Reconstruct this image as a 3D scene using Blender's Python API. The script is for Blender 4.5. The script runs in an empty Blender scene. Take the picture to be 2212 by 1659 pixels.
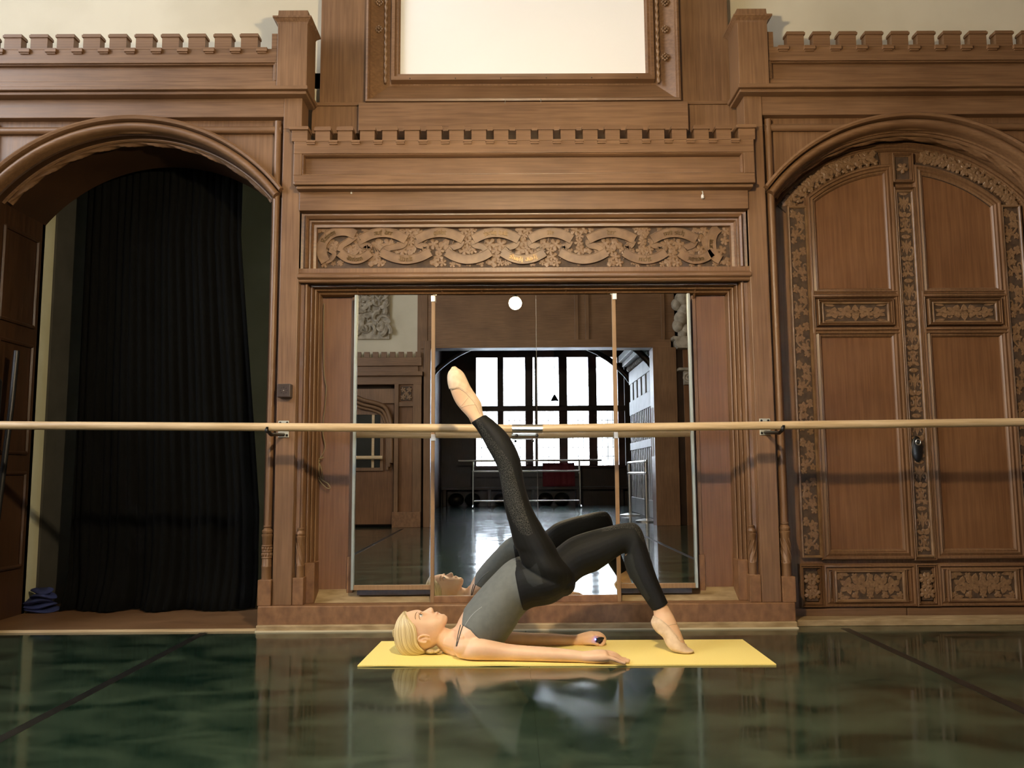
import bpy, bmesh, math, random
import numpy as np
from mathutils import Vector, Matrix
random.seed(7)
S = bpy.context.scene
COL = S.collection
# ------------------------------------------------------------------ camera
FPX, CX, CY = 1790.0, 1106.0, 829.5            # focal length in pixels of the 2212x1659 frame
CAM = Vector((0, -4.54, .83))
yaw, pit, rol = [math.radians(a) for a in (.25, 6.15, .35)]
FW = Vector((math.sin(yaw)*math.cos(pit), math.cos(yaw)*math.cos(pit), math.sin(pit)))
R0 = Vector((math.cos(yaw), -math.sin(yaw), 0)); U0 = R0.cross(FW)
RT = R0*math.cos(rol) - U0*math.sin(rol)
UP = R0*math.sin(rol) + U0*math.cos(rol)
cd = bpy.data.cameras.new('camera'); cam = bpy.data.objects.new('camera', cd); COL.objects.link(cam)
cd.sensor_width = 36; cd.lens = FPX/2212*36; cd.clip_start = .05; cd.clip_end = 200
cam.matrix_world = Matrix(((RT.x, UP.x, -FW.x, CAM.x), (RT.y, UP.y, -FW.y, CAM.y), (RT.z, UP.z, -FW.z, CAM.z), (0, 0, 0, 1)))
S.camera = cam
def onY(px, py, y):                             # a pixel's point on the vertical plane at this y
    v = FW + RT*((px-CX)/FPX) - UP*((py-CY)/FPX)
    return CAM + v*((y-CAM.y)/v.y)
def onZ(px, py, z=0.0):
    v = FW + RT*((px-CX)/FPX) - UP*((py-CY)/FPX)
    return CAM + v*((z-CAM.z)/v.z)
def X(px, py, y): return onY(px, py, y).x
def Z(px, py, y): return onY(px, py, y).z
# ------------------------------------------------------------------ world, daylight, exposure
w = bpy.data.worlds.new('world'); S.world = w; w.use_nodes = True
w.node_tree.nodes['Background'].inputs[0].default_value = (.86, .93, 1, 1)
w.node_tree.nodes['Background'].inputs[1].default_value = 6.0
S.view_settings.view_transform = 'Standard'; S.view_settings.look = 'None'
S.view_settings.gamma = 1; S.view_settings.use_curve_mapping = False
S.view_settings.exposure = 0.0
S.cycles.caustics_reflective = True; S.cycles.caustics_refractive = False
S.cycles.max_bounces = 10; S.cycles.diffuse_bounces = 4; S.cycles.glossy_bounces = 6
def area(name, loc, rot, sx, sy, power, col):
    l = bpy.data.lights.new(name, 'AREA'); l.shape = 'RECTANGLE'; l.size = sx; l.size_y = sy; l.energy = power; l.color = col
    o = bpy.data.objects.new(name, l); COL.objects.link(o); o.location = loc; o.rotation_euler = rot
    return o
PI = math.pi
# daylight entering by the tall side window of the hall and by the bay window at its far end
area('daylight_side_window', (-5.25, -3.0, 3.9), (0, -PI/2, 0), 2.6, 3.4, 230, (.95, .93, 1))
area('daylight_bay_window', (.8, -17.6, 2.3), (PI/2, 0, 0), 3.6, 2.7, 3000, (.78, .88, 1))
LAMP_POWER = 2150.0
# ------------------------------------------------------------------ materials
MATS = {}
def nt(name):
    m = bpy.data.materials.new(name); m.use_nodes = True; MATS[name] = m
    return m, m.node_tree, m.node_tree.nodes['Principled BSDF']
def setc(b, col=None, rough=None, metal=None, spec=None, coat=None):
    if col is not None: b.inputs['Base Color'].default_value = (*col, 1)
    if rough is not None: b.inputs['Roughness'].default_value = rough
    if metal is not None: b.inputs['Metallic'].default_value = metal
    if spec is not None: b.inputs['Specular IOR Level'].default_value = spec
    if coat is not None: b.inputs['Coat Weight'].default_value = coat
def noise_mat(name, c0, c1, scale=(1, 1, 1), nscale=6, detail=5, rough=.5, bump=.0, lo=.35, hi=.65, metal=0, spec=.5, coat=0, dist=0, roughvar=0):
    m, t, b = nt(name); N = t.nodes; L = t.links
    tc = N.new('ShaderNodeTexCoord'); mp = N.new('ShaderNodeMapping'); mp.inputs['Scale'].default_value = scale
    no = N.new('ShaderNodeTexNoise'); no.inputs['Scale'].default_value = nscale; no.inputs['Detail'].default_value = detail; no.inputs['Distortion'].default_value = dist
    cr = N.new('ShaderNodeValToRGB'); e = cr.color_ramp.elements; e[0].position = lo; e[1].position = hi; e[0].color = (*c0, 1); e[1].color = (*c1, 1)
    L.new(tc.outputs['Object'], mp.inputs['Vector']); L.new(mp.outputs[0], no.inputs['Vector']); L.new(no.outputs['Fac'], cr.inputs[0]); L.new(cr.outputs[0], b.inputs['Base Color'])
    setc(b, None, rough, metal, spec, coat)
    if bump:
        bm = N.new('ShaderNodeBump'); bm.inputs['Strength'].default_value = bump; bm.inputs['Distance'].default_value = .004
        L.new(no.outputs['Fac'], bm.inputs['Height']); L.new(bm.outputs[0], b.inputs['Normal'])
    if roughvar:
        mr = N.new('ShaderNodeMapRange'); mr.inputs['To Min'].default_value = rough; mr.inputs['To Max'].default_value = rough+roughvar
        L.new(no.outputs['Fac'], mr.inputs['Value']); L.new(mr.outputs[0], b.inputs['Roughness'])
    return m
def wood(name, c0, c1, grain, rough=.4, big=.5):
    """fine grain stretched along one axis plus slow stain and a few scuffs"""
    m, t, b = nt(name); N = t.nodes; L = t.links
    tc = N.new('ShaderNodeTexCoord')
    def noise(scale, ns, detail=4):
        mp = N.new('ShaderNodeMapping'); mp.inputs['Scale'].default_value = scale
        no = N.new('ShaderNodeTexNoise'); no.inputs['Scale'].default_value = ns; no.inputs['Detail'].default_value = detail
        L.new(tc.outputs['Object'], mp.inputs['Vector']); L.new(mp.outputs[0], no.inputs['Vector']); return no.outputs['Fac']
    g = {'x': (1.2, 30, 30), 'z': (30, 30, 1.2), 'y': (30, 1.2, 30)}[grain]
    fine = noise(g, 3, 6); slow = noise((1, 1, 1), 2.2, 3)
    mixv = N.new('ShaderNodeMath'); mixv.operation = 'MULTIPLY_ADD'; mixv.inputs[1].default_value = big; L.new(slow, mixv.inputs[0])
    sc = N.new('ShaderNodeMath'); sc.operation = 'MULTIPLY'; sc.inputs[1].default_value = 1-big; L.new(fine, sc.inputs[0]); L.new(sc.outputs[0], mixv.inputs[2])
    cr = N.new('ShaderNodeValToRGB'); e = cr.color_ramp.elements; e[0].position = .36; e[1].position = .64; e[0].color = (*c0, 1); e[1].color = (*c1, 1)
    L.new(mixv.outputs[0], cr.inputs[0]); L.new(cr.outputs[0], b.inputs['Base Color'])
    mr = N.new('ShaderNodeMapRange'); mr.inputs['To Min'].default_value = rough-.08; mr.inputs['To Max'].default_value = rough+.12; L.new(fine, mr.inputs['Value']); L.new(mr.outputs[0], b.inputs['Roughness'])
    bm = N.new('ShaderNodeBump'); bm.inputs['Strength'].default_value = .12; bm.inputs['Distance'].default_value = .003; L.new(fine, bm.inputs['Height']); L.new(bm.outputs[0], b.inputs['Normal'])
    return m
WC0, WC1 = (.125, .064, .030), (.235, .130, .065)
WH = wood('oak_grain_across', WC0, WC1, 'x'); WV = wood('oak_grain_upright', WC0, WC1, 'z')
WP = wood('oak_panel', (.130, .058, .024), (.225, .110, .049), 'z', .36)
WB = noise_mat('oak_worn_base', (.15, .070, .030), (.27, .140, .064), (3, 3, 2), 9, 10, .5, .15, .3, .72)
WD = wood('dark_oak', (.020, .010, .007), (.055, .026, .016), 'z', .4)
CARVE = noise_mat('carved_oak', (.15, .085, .042), (.25, .15, .078), (1, 1, 1), 14, 4, .42, .1)
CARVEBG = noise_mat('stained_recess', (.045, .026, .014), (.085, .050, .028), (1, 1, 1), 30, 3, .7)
BARW = wood('pale_ash', (.50, .36, .20), (.72, .56, .36), 'x', .32, .25)
PLAS = noise_mat('cream_plaster', (.52, .48, .37), (.64, .60, .48), (1, 1, 1), 1.3, 6, .85, .05)
WDK = wood('oak_darker_brown', (.034, .016, .008), (.072, .034, .016), 'z', .38)  # darker brown oak for the left reveal and its mouldings
SHADEB = noise_mat('grey_shade_board', (.045, .043, .036), (.06, .057, .048), (1, 1, 1), 6, 4, .8)  # dark grey that stands in for shade on the alcove side wall
PLASG = noise_mat('alcove_plaster', (.50, .50, .34), (.58, .58, .42), (1, 1, 1), 3, 5, .85, .05)
WHITEP = noise_mat('white_painted_canvas', (.86, .87, .88), (.92, .92, .93), (1, 1, 1), .8, 3, .6)
STONE = noise_mat('pale_stone', (.27, .235, .18), (.46, .41, .33), (1, 1, 1), 12, 5, .8, .2)
CURT = noise_mat('black_curtain_cloth', (.0016, .0017, .0014), (.0034, .0034, .0028), (30, 30, 3), 6, 3, .95, 0, spec=.1)
BLUE = noise_mat('blue_cloth', (.010, .016, .07), (.03, .045, .17), (1, 1, 1), 10, 4, .8)
MATY = noise_mat('yellow_foam', (.93, .76, .24), (.95, .80, .28), (1, 1, 1), 160, 3, .6, .05)
SKIN = noise_mat('skin', (.70, .45, .29), (.82, .56, .38), (1, 1, 1), 9, 4, .48)
MATS['skin'].node_tree.nodes['Principled BSDF'].inputs['Subsurface Weight'].default_value = .12
MATS['skin'].node_tree.nodes['Principled BSDF'].inputs['Subsurface Radius'].default_value = (.012, .005, .003)
HAIR = noise_mat('blonde_hair', (.34, .24, .10), (.80, .66, .38), (6, 6, 6), 9, 3, .34, .0, .3, .7)
GREY = noise_mat('grey_knit', (.125, .14, .135), (.145, .16, .155), (1, 1, 1), 40, 3, .75, .05)
SLIP = noise_mat('nude_canvas', (.64, .48, .34), (.76, .60, .45), (1, 1, 1), 34, 3, .65, .6)
def plain(name, col, rough=.5, metal=0, spec=.5): m, t, b = nt(name); setc(b, col, rough, metal, spec); return m
STEEL = plain('brushed_steel', (.62, .60, .55), .28, 1)
PLATE = plain('pale_metal_plate', (.55, .55, .48), .45, .6)
IRON = plain('blackened_iron', (.012, .012, .011), .4, .5)
BLACKP = plain('black_plastic', (.012, .012, .013), .4)
BROWNP = plain('brown_bakelite', (.045, .030, .022), .35)
ZINC = plain('tarnished_edge_strip', (.40, .42, .36), .35, .7)
CORD = plain('twisted_old_cord', (.20, .15, .08), .7)
GOLD = plain('faded_gilding', (.16, .10, .04), .30, .8)
MIRR = plain('mirror_silvering', (.72, .735, .74), 0, 1)
EYEW = plain('eye_white', (.75, .72, .68), .2); EYED = plain('iris_grey', (.10, .11, .11), .2); LASH = plain('brow_hair', (.16, .09, .04), .7)
LIP = plain('lip_rose', (.58, .24, .18), .4)
WHITEW = noise_mat('white_paint', (.42, .42, .42), (.52, .52, .52), (1, 1, 1), 5, 3, .5)
RED = plain('red_cloth', (.16, .012, .016), .8)
GLASS = plain('clear_glass', (1, 1, 1), .02); GLASS.node_tree.nodes['Principled BSDF'].inputs['Transmission Weight'].default_value = 1; GLASS.node_tree.nodes['Principled BSDF'].inputs['IOR'].default_value = 1.02
DGLASS = plain('dark_glass', (.01, .012, .012), .08)
PAPER = plain('white_paper', (.75, .75, .75), .6)
TAPE = noise_mat('seam_tape', (.004, .005, .005), (.012, .012, .011), (1, 1, 1), 20, 3, .38)
def emis(name, col, st):
    m, t, b = nt(name); b.inputs['Emission Color'].default_value = (*col, 1); b.inputs['Emission Strength'].default_value = st; b.inputs['Base Color'].default_value = (.8, .8, .8, 1); return m
BULB = emis('lit_opal_globe', (1, .78, .48), LAMP_POWER)
LEDB = emis('blue_led', (.03, .08, 1), 14); LEDG = emis('green_sign_light', (.02, .8, .35), 3)
# stage vinyl: dark green, glossy, scuffed
m, t, b = nt('green_stage_vinyl'); VINYL = m; N = t.nodes; L = t.links
tc = N.new('ShaderNodeTexCoord')
def _n(scale, ns, det, dist=0):
    mp = N.new('ShaderNodeMapping'); mp.inputs['Scale'].default_value = scale; no = N.new('ShaderNodeTexNoise'); no.inputs['Scale'].default_value = ns; no.inputs['Detail'].default_value = det; no.inputs['Distortion'].default_value = dist
    L.new(tc.outputs['Object'], mp.inputs[0]); L.new(mp.outputs[0], no.inputs['Vector']); return no.outputs['Fac']
a1 = _n((1, 1.6, 1), 3.2, 8, .6); a2 = _n((1, 1, 1), 26, 5)
cr = N.new('ShaderNodeValToRGB'); e = cr.color_ramp.elements; e[0].position = .36; e[1].position = .70; e[0].color = (.0045, .015, .010, 1); e[1].color = (.038, .062, .041, 1)
L.new(a1, cr.inputs[0]); L.new(cr.outputs[0], b.inputs['Base Color'])
mr = N.new('ShaderNodeMapRange'); mr.inputs['From Min'].default_value = .35; mr.inputs['From Max'].default_value = .7; mr.inputs['To Min'].default_value = .05; mr.inputs['To Max'].default_value = .16; L.new(a1, mr.inputs['Value']); L.new(mr.outputs[0], b.inputs['Roughness']); setc(b, None, None, 0, .5, .15); b.inputs['Coat Roughness'].default_value = .3
bm_ = N.new('ShaderNodeBump'); bm_.inputs['Strength'].default_value = .035; bm_.inputs['Distance'].default_value = .002; L.new(a2, bm_.inputs['Height']); L.new(bm_.outputs[0], b.inputs['Normal'])
# black leggings with a lace print carried by a vertex mask
m, t, b = nt('black_leggings'); LEGG = m; N = t.nodes; L = t.links
tc = N.new('ShaderNodeTexCoord'); vo = N.new('ShaderNodeTexVoronoi'); vo.feature = 'DISTANCE_TO_EDGE'; vo.inputs['Scale'].default_value = 125
L.new(tc.outputs['Object'], vo.inputs['Vector'])
lt = N.new('ShaderNodeMath'); lt.operation = 'LESS_THAN'; lt.inputs[1].default_value = .09; L.new(vo.outputs['Distance'], lt.inputs[0])
at = N.new('ShaderNodeAttribute'); at.attribute_name = 'lace'; mu = N.new('ShaderNodeMath'); mu.operation = 'MULTIPLY'; L.new(lt.outputs[0], mu.inputs[0]); L.new(at.outputs['Fac'], mu.inputs[1])
mx_ = N.new('ShaderNodeMix'); mx_.data_type = 'RGBA'; mx_.inputs['A'].default_value = (.0075, .0078, .0075, 1); mx_.inputs['B'].default_value = (.05, .05, .045, 1)
L.new(mu.outputs[0], mx_.inputs['Factor'])
at2 = N.new('ShaderNodeAttribute'); at2.attribute_name = 'gusset'; mx2 = N.new('ShaderNodeMix'); mx2.data_type = 'RGBA'; mx2.inputs['B'].default_value = (.022, .025, .025, 1); L.new(mx_.outputs['Result'], mx2.inputs['A']); L.new(at2.outputs['Fac'], mx2.inputs['Factor']); L.new(mx2.outputs['Result'], b.inputs['Base Color']); setc(b, None, .66, 0, .22)
# ------------------------------------------------------------------ mesh helpers
WLOC = {}
class MB:
    def __init__(s): s.v = []; s.f = []
    def add(s, vs, fs):
        k = len(s.v); s.v += [tuple(p) for p in vs]; s.f += [tuple(k+i for i in f) for f in fs]; return s
    def box(s, x0, x1, y0, y1, z0, z1):
        if x0 > x1: x0, x1 = x1, x0
        if y0 > y1: y0, y1 = y1, y0
        if z0 > z1: z0, z1 = z1, z0
        return s.add([(x0, y0, z0), (x1, y0, z0), (x1, y1, z0), (x0, y1, z0), (x0, y0, z1), (x1, y0, z1), (x1, y1, z1), (x0, y1, z1)],
                     [(0, 3, 2, 1), (4, 5, 6, 7), (0, 1, 5, 4), (1, 2, 6, 5), (2, 3, 7, 6), (3, 0, 4, 7)])
    def prism(s, pts, y0, y1):                    # polygon in x,z pushed from y0 (front) to y1
        n = len(pts); vs = [(x, y0, z) for x, z in pts]+[(x, y1, z) for x, z in pts]
        fs = [tuple(range(n)), tuple(reversed(range(n, 2*n)))]+[(i, i+n, (i+1) % n+n, (i+1) % n) for i in range(n)]
        return s.add(vs, fs)
    def rings(s, rs, closed=False, cap=True):     # list of rings of points, equal counts, each ring a loop
        n = len(rs[0]); vs = [p for r in rs for p in r]; fs = []
        m = len(rs); last = m if closed else m-1
        for i in range(last):
            a = i*n; b_ = ((i+1) % m)*n
            for j in range(n):
                k = (j+1) % n; fs.append((a+j, a+k, b_+k, b_+j))
        if cap and not closed:
            fs.append(tuple(reversed(range(n)))); fs.append(tuple(range((m-1)*n, m*n)))
        return s.add(vs, fs)
    def lathe(s, cx, cy, prof, n=20):             # prof: (radius, z)
        return s.rings([[(cx+r*math.cos(2*PI*j/n), cy+r*math.sin(2*PI*j/n), z) for j in range(n)] for r, z in prof])
    def tube(s, pts, r, n=8, closed=False):
        pts = [Vector(p) for p in pts]; m = len(pts); rr = r if isinstance(r, (list, tuple)) else [r]*m; rs = []; prev = None
        for i, p in enumerate(pts):
            if closed: tng = pts[(i+1) % m]-pts[i-1]
            else: tng = pts[min(i+1, m-1)]-pts[max(i-1, 0)]
            tng.normalize()
            a = prev if prev is not None else (Vector((0, 1, 0)) if abs(tng.y) < .9 else Vector((1, 0, 0)))
            a = a - tng*a.dot(tng)
            if a.length < 1e-6: a = tng.orthogonal()
            a.normalize(); prev = a; b_ = tng.cross(a)
            rs.append([p+(a*math.cos(2*PI*j/n)+b_*math.sin(2*PI*j/n))*rr[i] for j in range(n)])
        return s.rings(rs, closed)
    def sweep(s, path, prof, closed=False, loopprof=True):   # path in (x,z), prof in (n,y): n to the left of travel
        m = len(path); rs = []
        for i in range(m):
            p = Vector(path[i]); a = Vector(path[i-1]) if (i > 0 or closed) else None; c = Vector(path[(i+1) % m]) if (i < m-1 or closed) else None
            d1 = (p-a).normalized() if a is not None else (c-p).normalized(); d2 = (c-p).normalized() if c is not None else d1
            n1 = Vector((-d1.y, d1.x)); n2 = Vector((-d2.y, d2.x)); nn = n1+n2; nn = nn/max(.3, nn.dot(n1)) if nn.length > 1e-6 else n1
            rs.append([(p.x+nn.x*q[0], q[1], p.y+nn.y*q[0]) for q in prof])
        return s.rings(rs, closed)
    def ell(s, c, r, n=16, m=10, rot=None):
        vs = []; fs = []
        for i in range(1, m):
            ph = PI*i/m
            for j in range(n):
                th = 2*PI*j/n; q = Vector((r[0]*math.sin(ph)*math.cos(th), r[1]*math.sin(ph)*math.sin(th), r[2]*math.cos(ph)))
                if rot: q = rot @ q
                vs.append(Vector(c)+q)
        q0 = Vector((0, 0, r[2])); q1 = -q0
        if rot: q0 = rot @ q0; q1 = rot @ q1
        vs += [Vector(c)+q0, Vector(c)+q1]; a = len(vs)-2; b_ = a+1
        for i in range(m-2):
            for j in range(n): k = (j+1) % n; fs.append((i*n+j, (i+1)*n+j, (i+1)*n+k, i*n+k))
        for j in range(n): k = (j+1) % n; fs.append((a, j, k)); fs.append((b_, (m-2)*n+k, (m-2)*n+j))
        return s.add(vs, fs)
    def mesh(s, name, mat, off=(0, 0, 0), smooth=False):
        me = bpy.data.meshes.new(name); me.from_pydata([(p[0]-off[0], p[1]-off[1], p[2]-off[2]) for p in s.v], [], s.f)
        bm = bmesh.new(); bm.from_mesh(me); bmesh.ops.recalc_face_normals(bm, faces=bm.faces); bm.to_mesh(me); bm.free()
        if mat: me.materials.append(mat)
        if smooth is True: me.polygons.foreach_set('use_smooth', [True]*len(me.polygons))
        elif smooth: me.polygons.foreach_set('use_smooth', [True]*len(me.polygons)); me.set_sharp_from_angle(angle=math.radians(smooth))
        me.update(); return me
    def build(s, name, mat, parent=None, smooth=False, bevel=0, origin=None):
        if origin is None:
            if parent is not None: origin = WLOC[parent]
            else:
                a = np.array([tuple(p) for p in s.v]); lo, hi = a.min(0), a.max(0); origin = Vector(((lo[0]+hi[0])/2, (lo[1]+hi[1])/2, lo[2]))
        origin = Vector(origin); return place(name, s.mesh(name, mat, origin, smooth), origin, parent, bevel)
def place(name, me, loc, parent=None, bevel=0):
    o = bpy.data.objects.new(name, me); COL.objects.link(o); o.location = Vector(loc)-(WLOC[parent] if parent else Vector((0, 0, 0))); o.parent = parent; WLOC[o] = Vector(loc)
    if bevel:
        md = o.modifiers.new('edge', 'BEVEL'); md.width = bevel; md.segments = 2; md.limit_method = 'ANGLE'; md.angle_limit = math.radians(40)
    return o
def thing(name, label, cat=None, loc=(0, 0, 0), group=None, kind=None):
    o = bpy.data.objects.new(name, None); COL.objects.link(o); o.location = loc; o.empty_display_size = .1; WLOC[o] = Vector(loc)
    return tag(o, label, cat, group, kind)
def tag(o, label, cat=None, group=None, kind=None):
    o['label'] = label
    if cat: o['category'] = cat
    if group: o['group'] = group
    if kind: o['kind'] = kind
    return o
def bx(name, mat, parent, *b6, bevel=.003): return MB().box(*b6).build(name, mat, parent, bevel=bevel)
def crom(P, k=6):                                  # Catmull-Rom through numeric rows
    P = [np.array(p, float) for p in P]; out = []
    for i in range(len(P)-1):
        p0 = P[max(i-1, 0)]; p1 = P[i]; p2 = P[i+1]; p3 = P[min(i+2, len(P)-1)]
        for j in range(k):
            t_ = j/k; out.append(.5*((2*p1)+(-p0+p2)*t_+(2*p0-5*p1+4*p2-p3)*t_**2+(-p0+3*p1-3*p2+p3)*t_**3))
    out.append(P[-1]); return out
# ================================================================== setting: shell
XC = (X(638, 900, .02)+X(1632, 900, .02))/2        # axis of symmetry of the panelled wall
REAR = -8.43                                        # the wall behind the camera
BAYW = -16.9                                        # window wall of the bay beyond it
CEIL = 5.6
floor = thing('floor', 'dark green glossy vinyl dance floor in wide strips', kind='structure')
fb = MB().box(-6, 6, -17.2, 2.0, -.06, -.004).build('subfloor', VINYL, floor)
seams = [-6, -3.3, -1.62, XC-.01, 1.78, 3.5, 6]
for i in range(len(seams)-1):
    MB().box(seams[i]+.0012, seams[i+1]-.0012, -17.2, 2.0, -.004, 0).build('vinyl_strip', VINYL, floor)
for xs in (-1.62, 1.78):
    MB().box(xs-.022, xs+.022, -8, -.03, 0, .0007).build('seam_tape', TAPE, floor)
WT = thing('wall_back', 'cream plaster wall above the oak panelling', kind='structure')
MB().box(-6, 6, .36, .5, 2.86, CEIL).build('plaster', PLAS, WT)
MB().box(-1.33, 1.5, .362, .5, 0, 2.87).build('plaster', PLAS, WT)
MB().box(-6, -3.1, .362, .5, 0, 2.87).build('plaster', PLAS, WT)
MB().box(1.5, 6, .362, .5, 0, 2.87).build('plaster', PLAS, WT)
o = MB().box(-6, 6, REAR-.2, .5, CEIL, CEIL+.1).build('ceiling', PLAS); tag(o, 'plain plaster ceiling of the hall', kind='structure')
WL = thing('wall_left', 'plaster side wall with tall daylight window on the left of the hall', kind='structure')
for b6 in ((-5.3, -5.1, REAR, -4.8, 0, CEIL), (-5.3, -5.1, -1.2, .5, 0, CEIL), (-5.3, -5.1, -4.8, -1.2, 0, 2.5), (-5.3, -5.1, -4.8, -1.2, 5.3, CEIL)):
    MB().box(*b6).build('wall_section', PLAS, WL)
W3 = thing('window_2', 'tall side window of the hall with wooden mullions', kind='structure')
for k in range(5): bx('mullion', WD, W3, -5.24, -5.14, -4.8+k*.9-.04, -4.8+k*.9+.04, 2.5, 5.3)
bx('transom', WD, W3, -5.24, -5.14, -4.8, -1.2, 3.8, 3.9)
o = MB().box(5.1, 5.3, REAR, .5, 0, CEIL).build('wall_right', WP); tag(o, 'oak clad side wall on the right of the hall', kind='structure')
# ================================================================== alcove behind the left arch
uc_ = XC-X(285, 250, 0); uj_ = XC-X(583, 440, .04)
AL = thing('wall_alcove', 'pale plaster walls of the curtained alcove behind the left arch', kind='structure')
MB().box(-3.1, XC-(2*uc_-uj_)-.0, .55, 1.9, 0, 3.2).build('side_wall', PLASG, AL)
MB().box(-3.1, -1.0, 1.8, 1.9, 0, 3.2).build('end_wall', PLASG, AL)
MB().box(-1.28, -1.18, .62, 1.9, 0, 3.2).build('side_wall', PLASG, AL)
MB().box(-3.1, -1.0, .36, 1.9, 3.2, 3.3).build('alcove_ceiling', PLASG, AL)
MB().box(XC-(2*uc_-uj_), XC-(2*uc_-uj_)+.015, .69, 1.8, 0, 3.2).build('shade_board', SHADEB, AL)  # added board, its dark colour takes the place of shade beside the curtain
MB().box(-3.0, -1.32, .02, 1.8, 0, .010).build('alcove_floor', WH, AL); MB().box(-3.0, -1.32, .006, .02, 0, .012).build('alcove_edging', BARW, AL)
# ================================================================== oak facades with arches (left alcove, right door)
yF = .02
zl = lambda py: Z(300, py, 0.0)
uPi0, uPi1 = XC-X(638, 900, yF), XC-X(597, 900, yF)
uPo0, uPo1 = XC-X(664, 100, -.03), XC-X(599, 100, -.03)
uc = XC-X(285, 250, 0); zap = Z(285, 250, 0); uh = XC-X(606, 400, 0); zend = Z(606, 400, 0)
RH = ((uc-uh)**2+(zap-zend)**2)/(2*(zap-zend)); zcen = zap-RH
uj = XC-X(583, 440, .04); half = uj_half = uc-uj; zsp = Z(583, 440, .04); RI = RH-.085; zsp = zcen+math.sqrt(RI*RI-half*half)
ztopb = zl(210)
ZP = Z(1106, 1306, 0.0)                              # top of the plinth
def arc(cx, cz, r, a0, a1, n=28): return [(cx+r*math.cos(a0+(a1-a0)*i/n), cz+r*math.sin(a0+(a1-a0)*i/n)) for i in range(n+1)]
def rope(path, r, lobes=3, turns_per_m=9, n=15):
    mb = MB(); pts = [Vector(p) for p in path]; rs = []; L_ = 0
    for i, p in enumerate(pts):
        tg = (pts[min(i+1, len(pts)-1)]-pts[max(i-1, 0)]).normalized(); a = Vector((0, 1, 0)); a = (a-tg*a.dot(tg)).normalized(); b_ = tg.cross(a)
        if i: L_ += (p-pts[i-1]).length
        tw = L_*turns_per_m*2*PI/lobes
        rs.append([p+(a*math.cos(2*PI*j/n)+b_*math.sin(2*PI*j/n))*r*(.78+.22*math.cos(lobes*(2*PI*j/n-tw))) for j in range(n)])
    return mb.rings(rs)
def turned_base(cx, cy, z0, z1, r):                  # turned and carved foot of a colonnette
    h = z1-z0; q = lambda f: z0+h*f
    return MB().lathe(cx, cy, [(r*.98, q(0)), (r*.98, q(.22)), (r*1.02, q(.23)), (r*1.02, q(.25)), (r*.95, q(.26)), (r*.95, q(.70)), (r*1.0, q(.71)), (r*1.0, q(.78)), (r*1.12, q(.80)), (r*1.12, q(.83)), (r*.9, q(.84)), (r*1.08, q(.87)), (r*1.08, q(.90)), (r*.6, q(.95)), (r*.8, q(.97)), (r*.8, q(.99)), (r*.55, q(1))], 20)
def spiral_ribs(cx, cy, z0, z1, r, n=6, turn=.9, dirn=1):
    mb = MB()
    for k in range(n):
        mb.tube([(cx+r*math.cos(dirn*turn*i/10*PI+2*PI*k/n), cy+r*math.sin(dirn*turn*i/10*PI+2*PI*k/n), z0+(z1-z0)*i/10) for i in range(11)], r*.16, 5)
    return mb
def merlon_mesh(name, wd, z0, z1, y0, y1, cap):
    mb = MB().box(-wd/2, wd/2, y0, y1, 0, z1-z0-cap)
    mb.box(-wd/2-.006, wd/2+.006, y0-.008, y1, z1-z0-cap, z1-z0-cap*.35); mb.box(-wd/2-.002, wd/2+.002, y0-.003, y1, z1-z0-cap*.35, z1-z0)
    return mb.mesh(name, WH)
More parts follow.
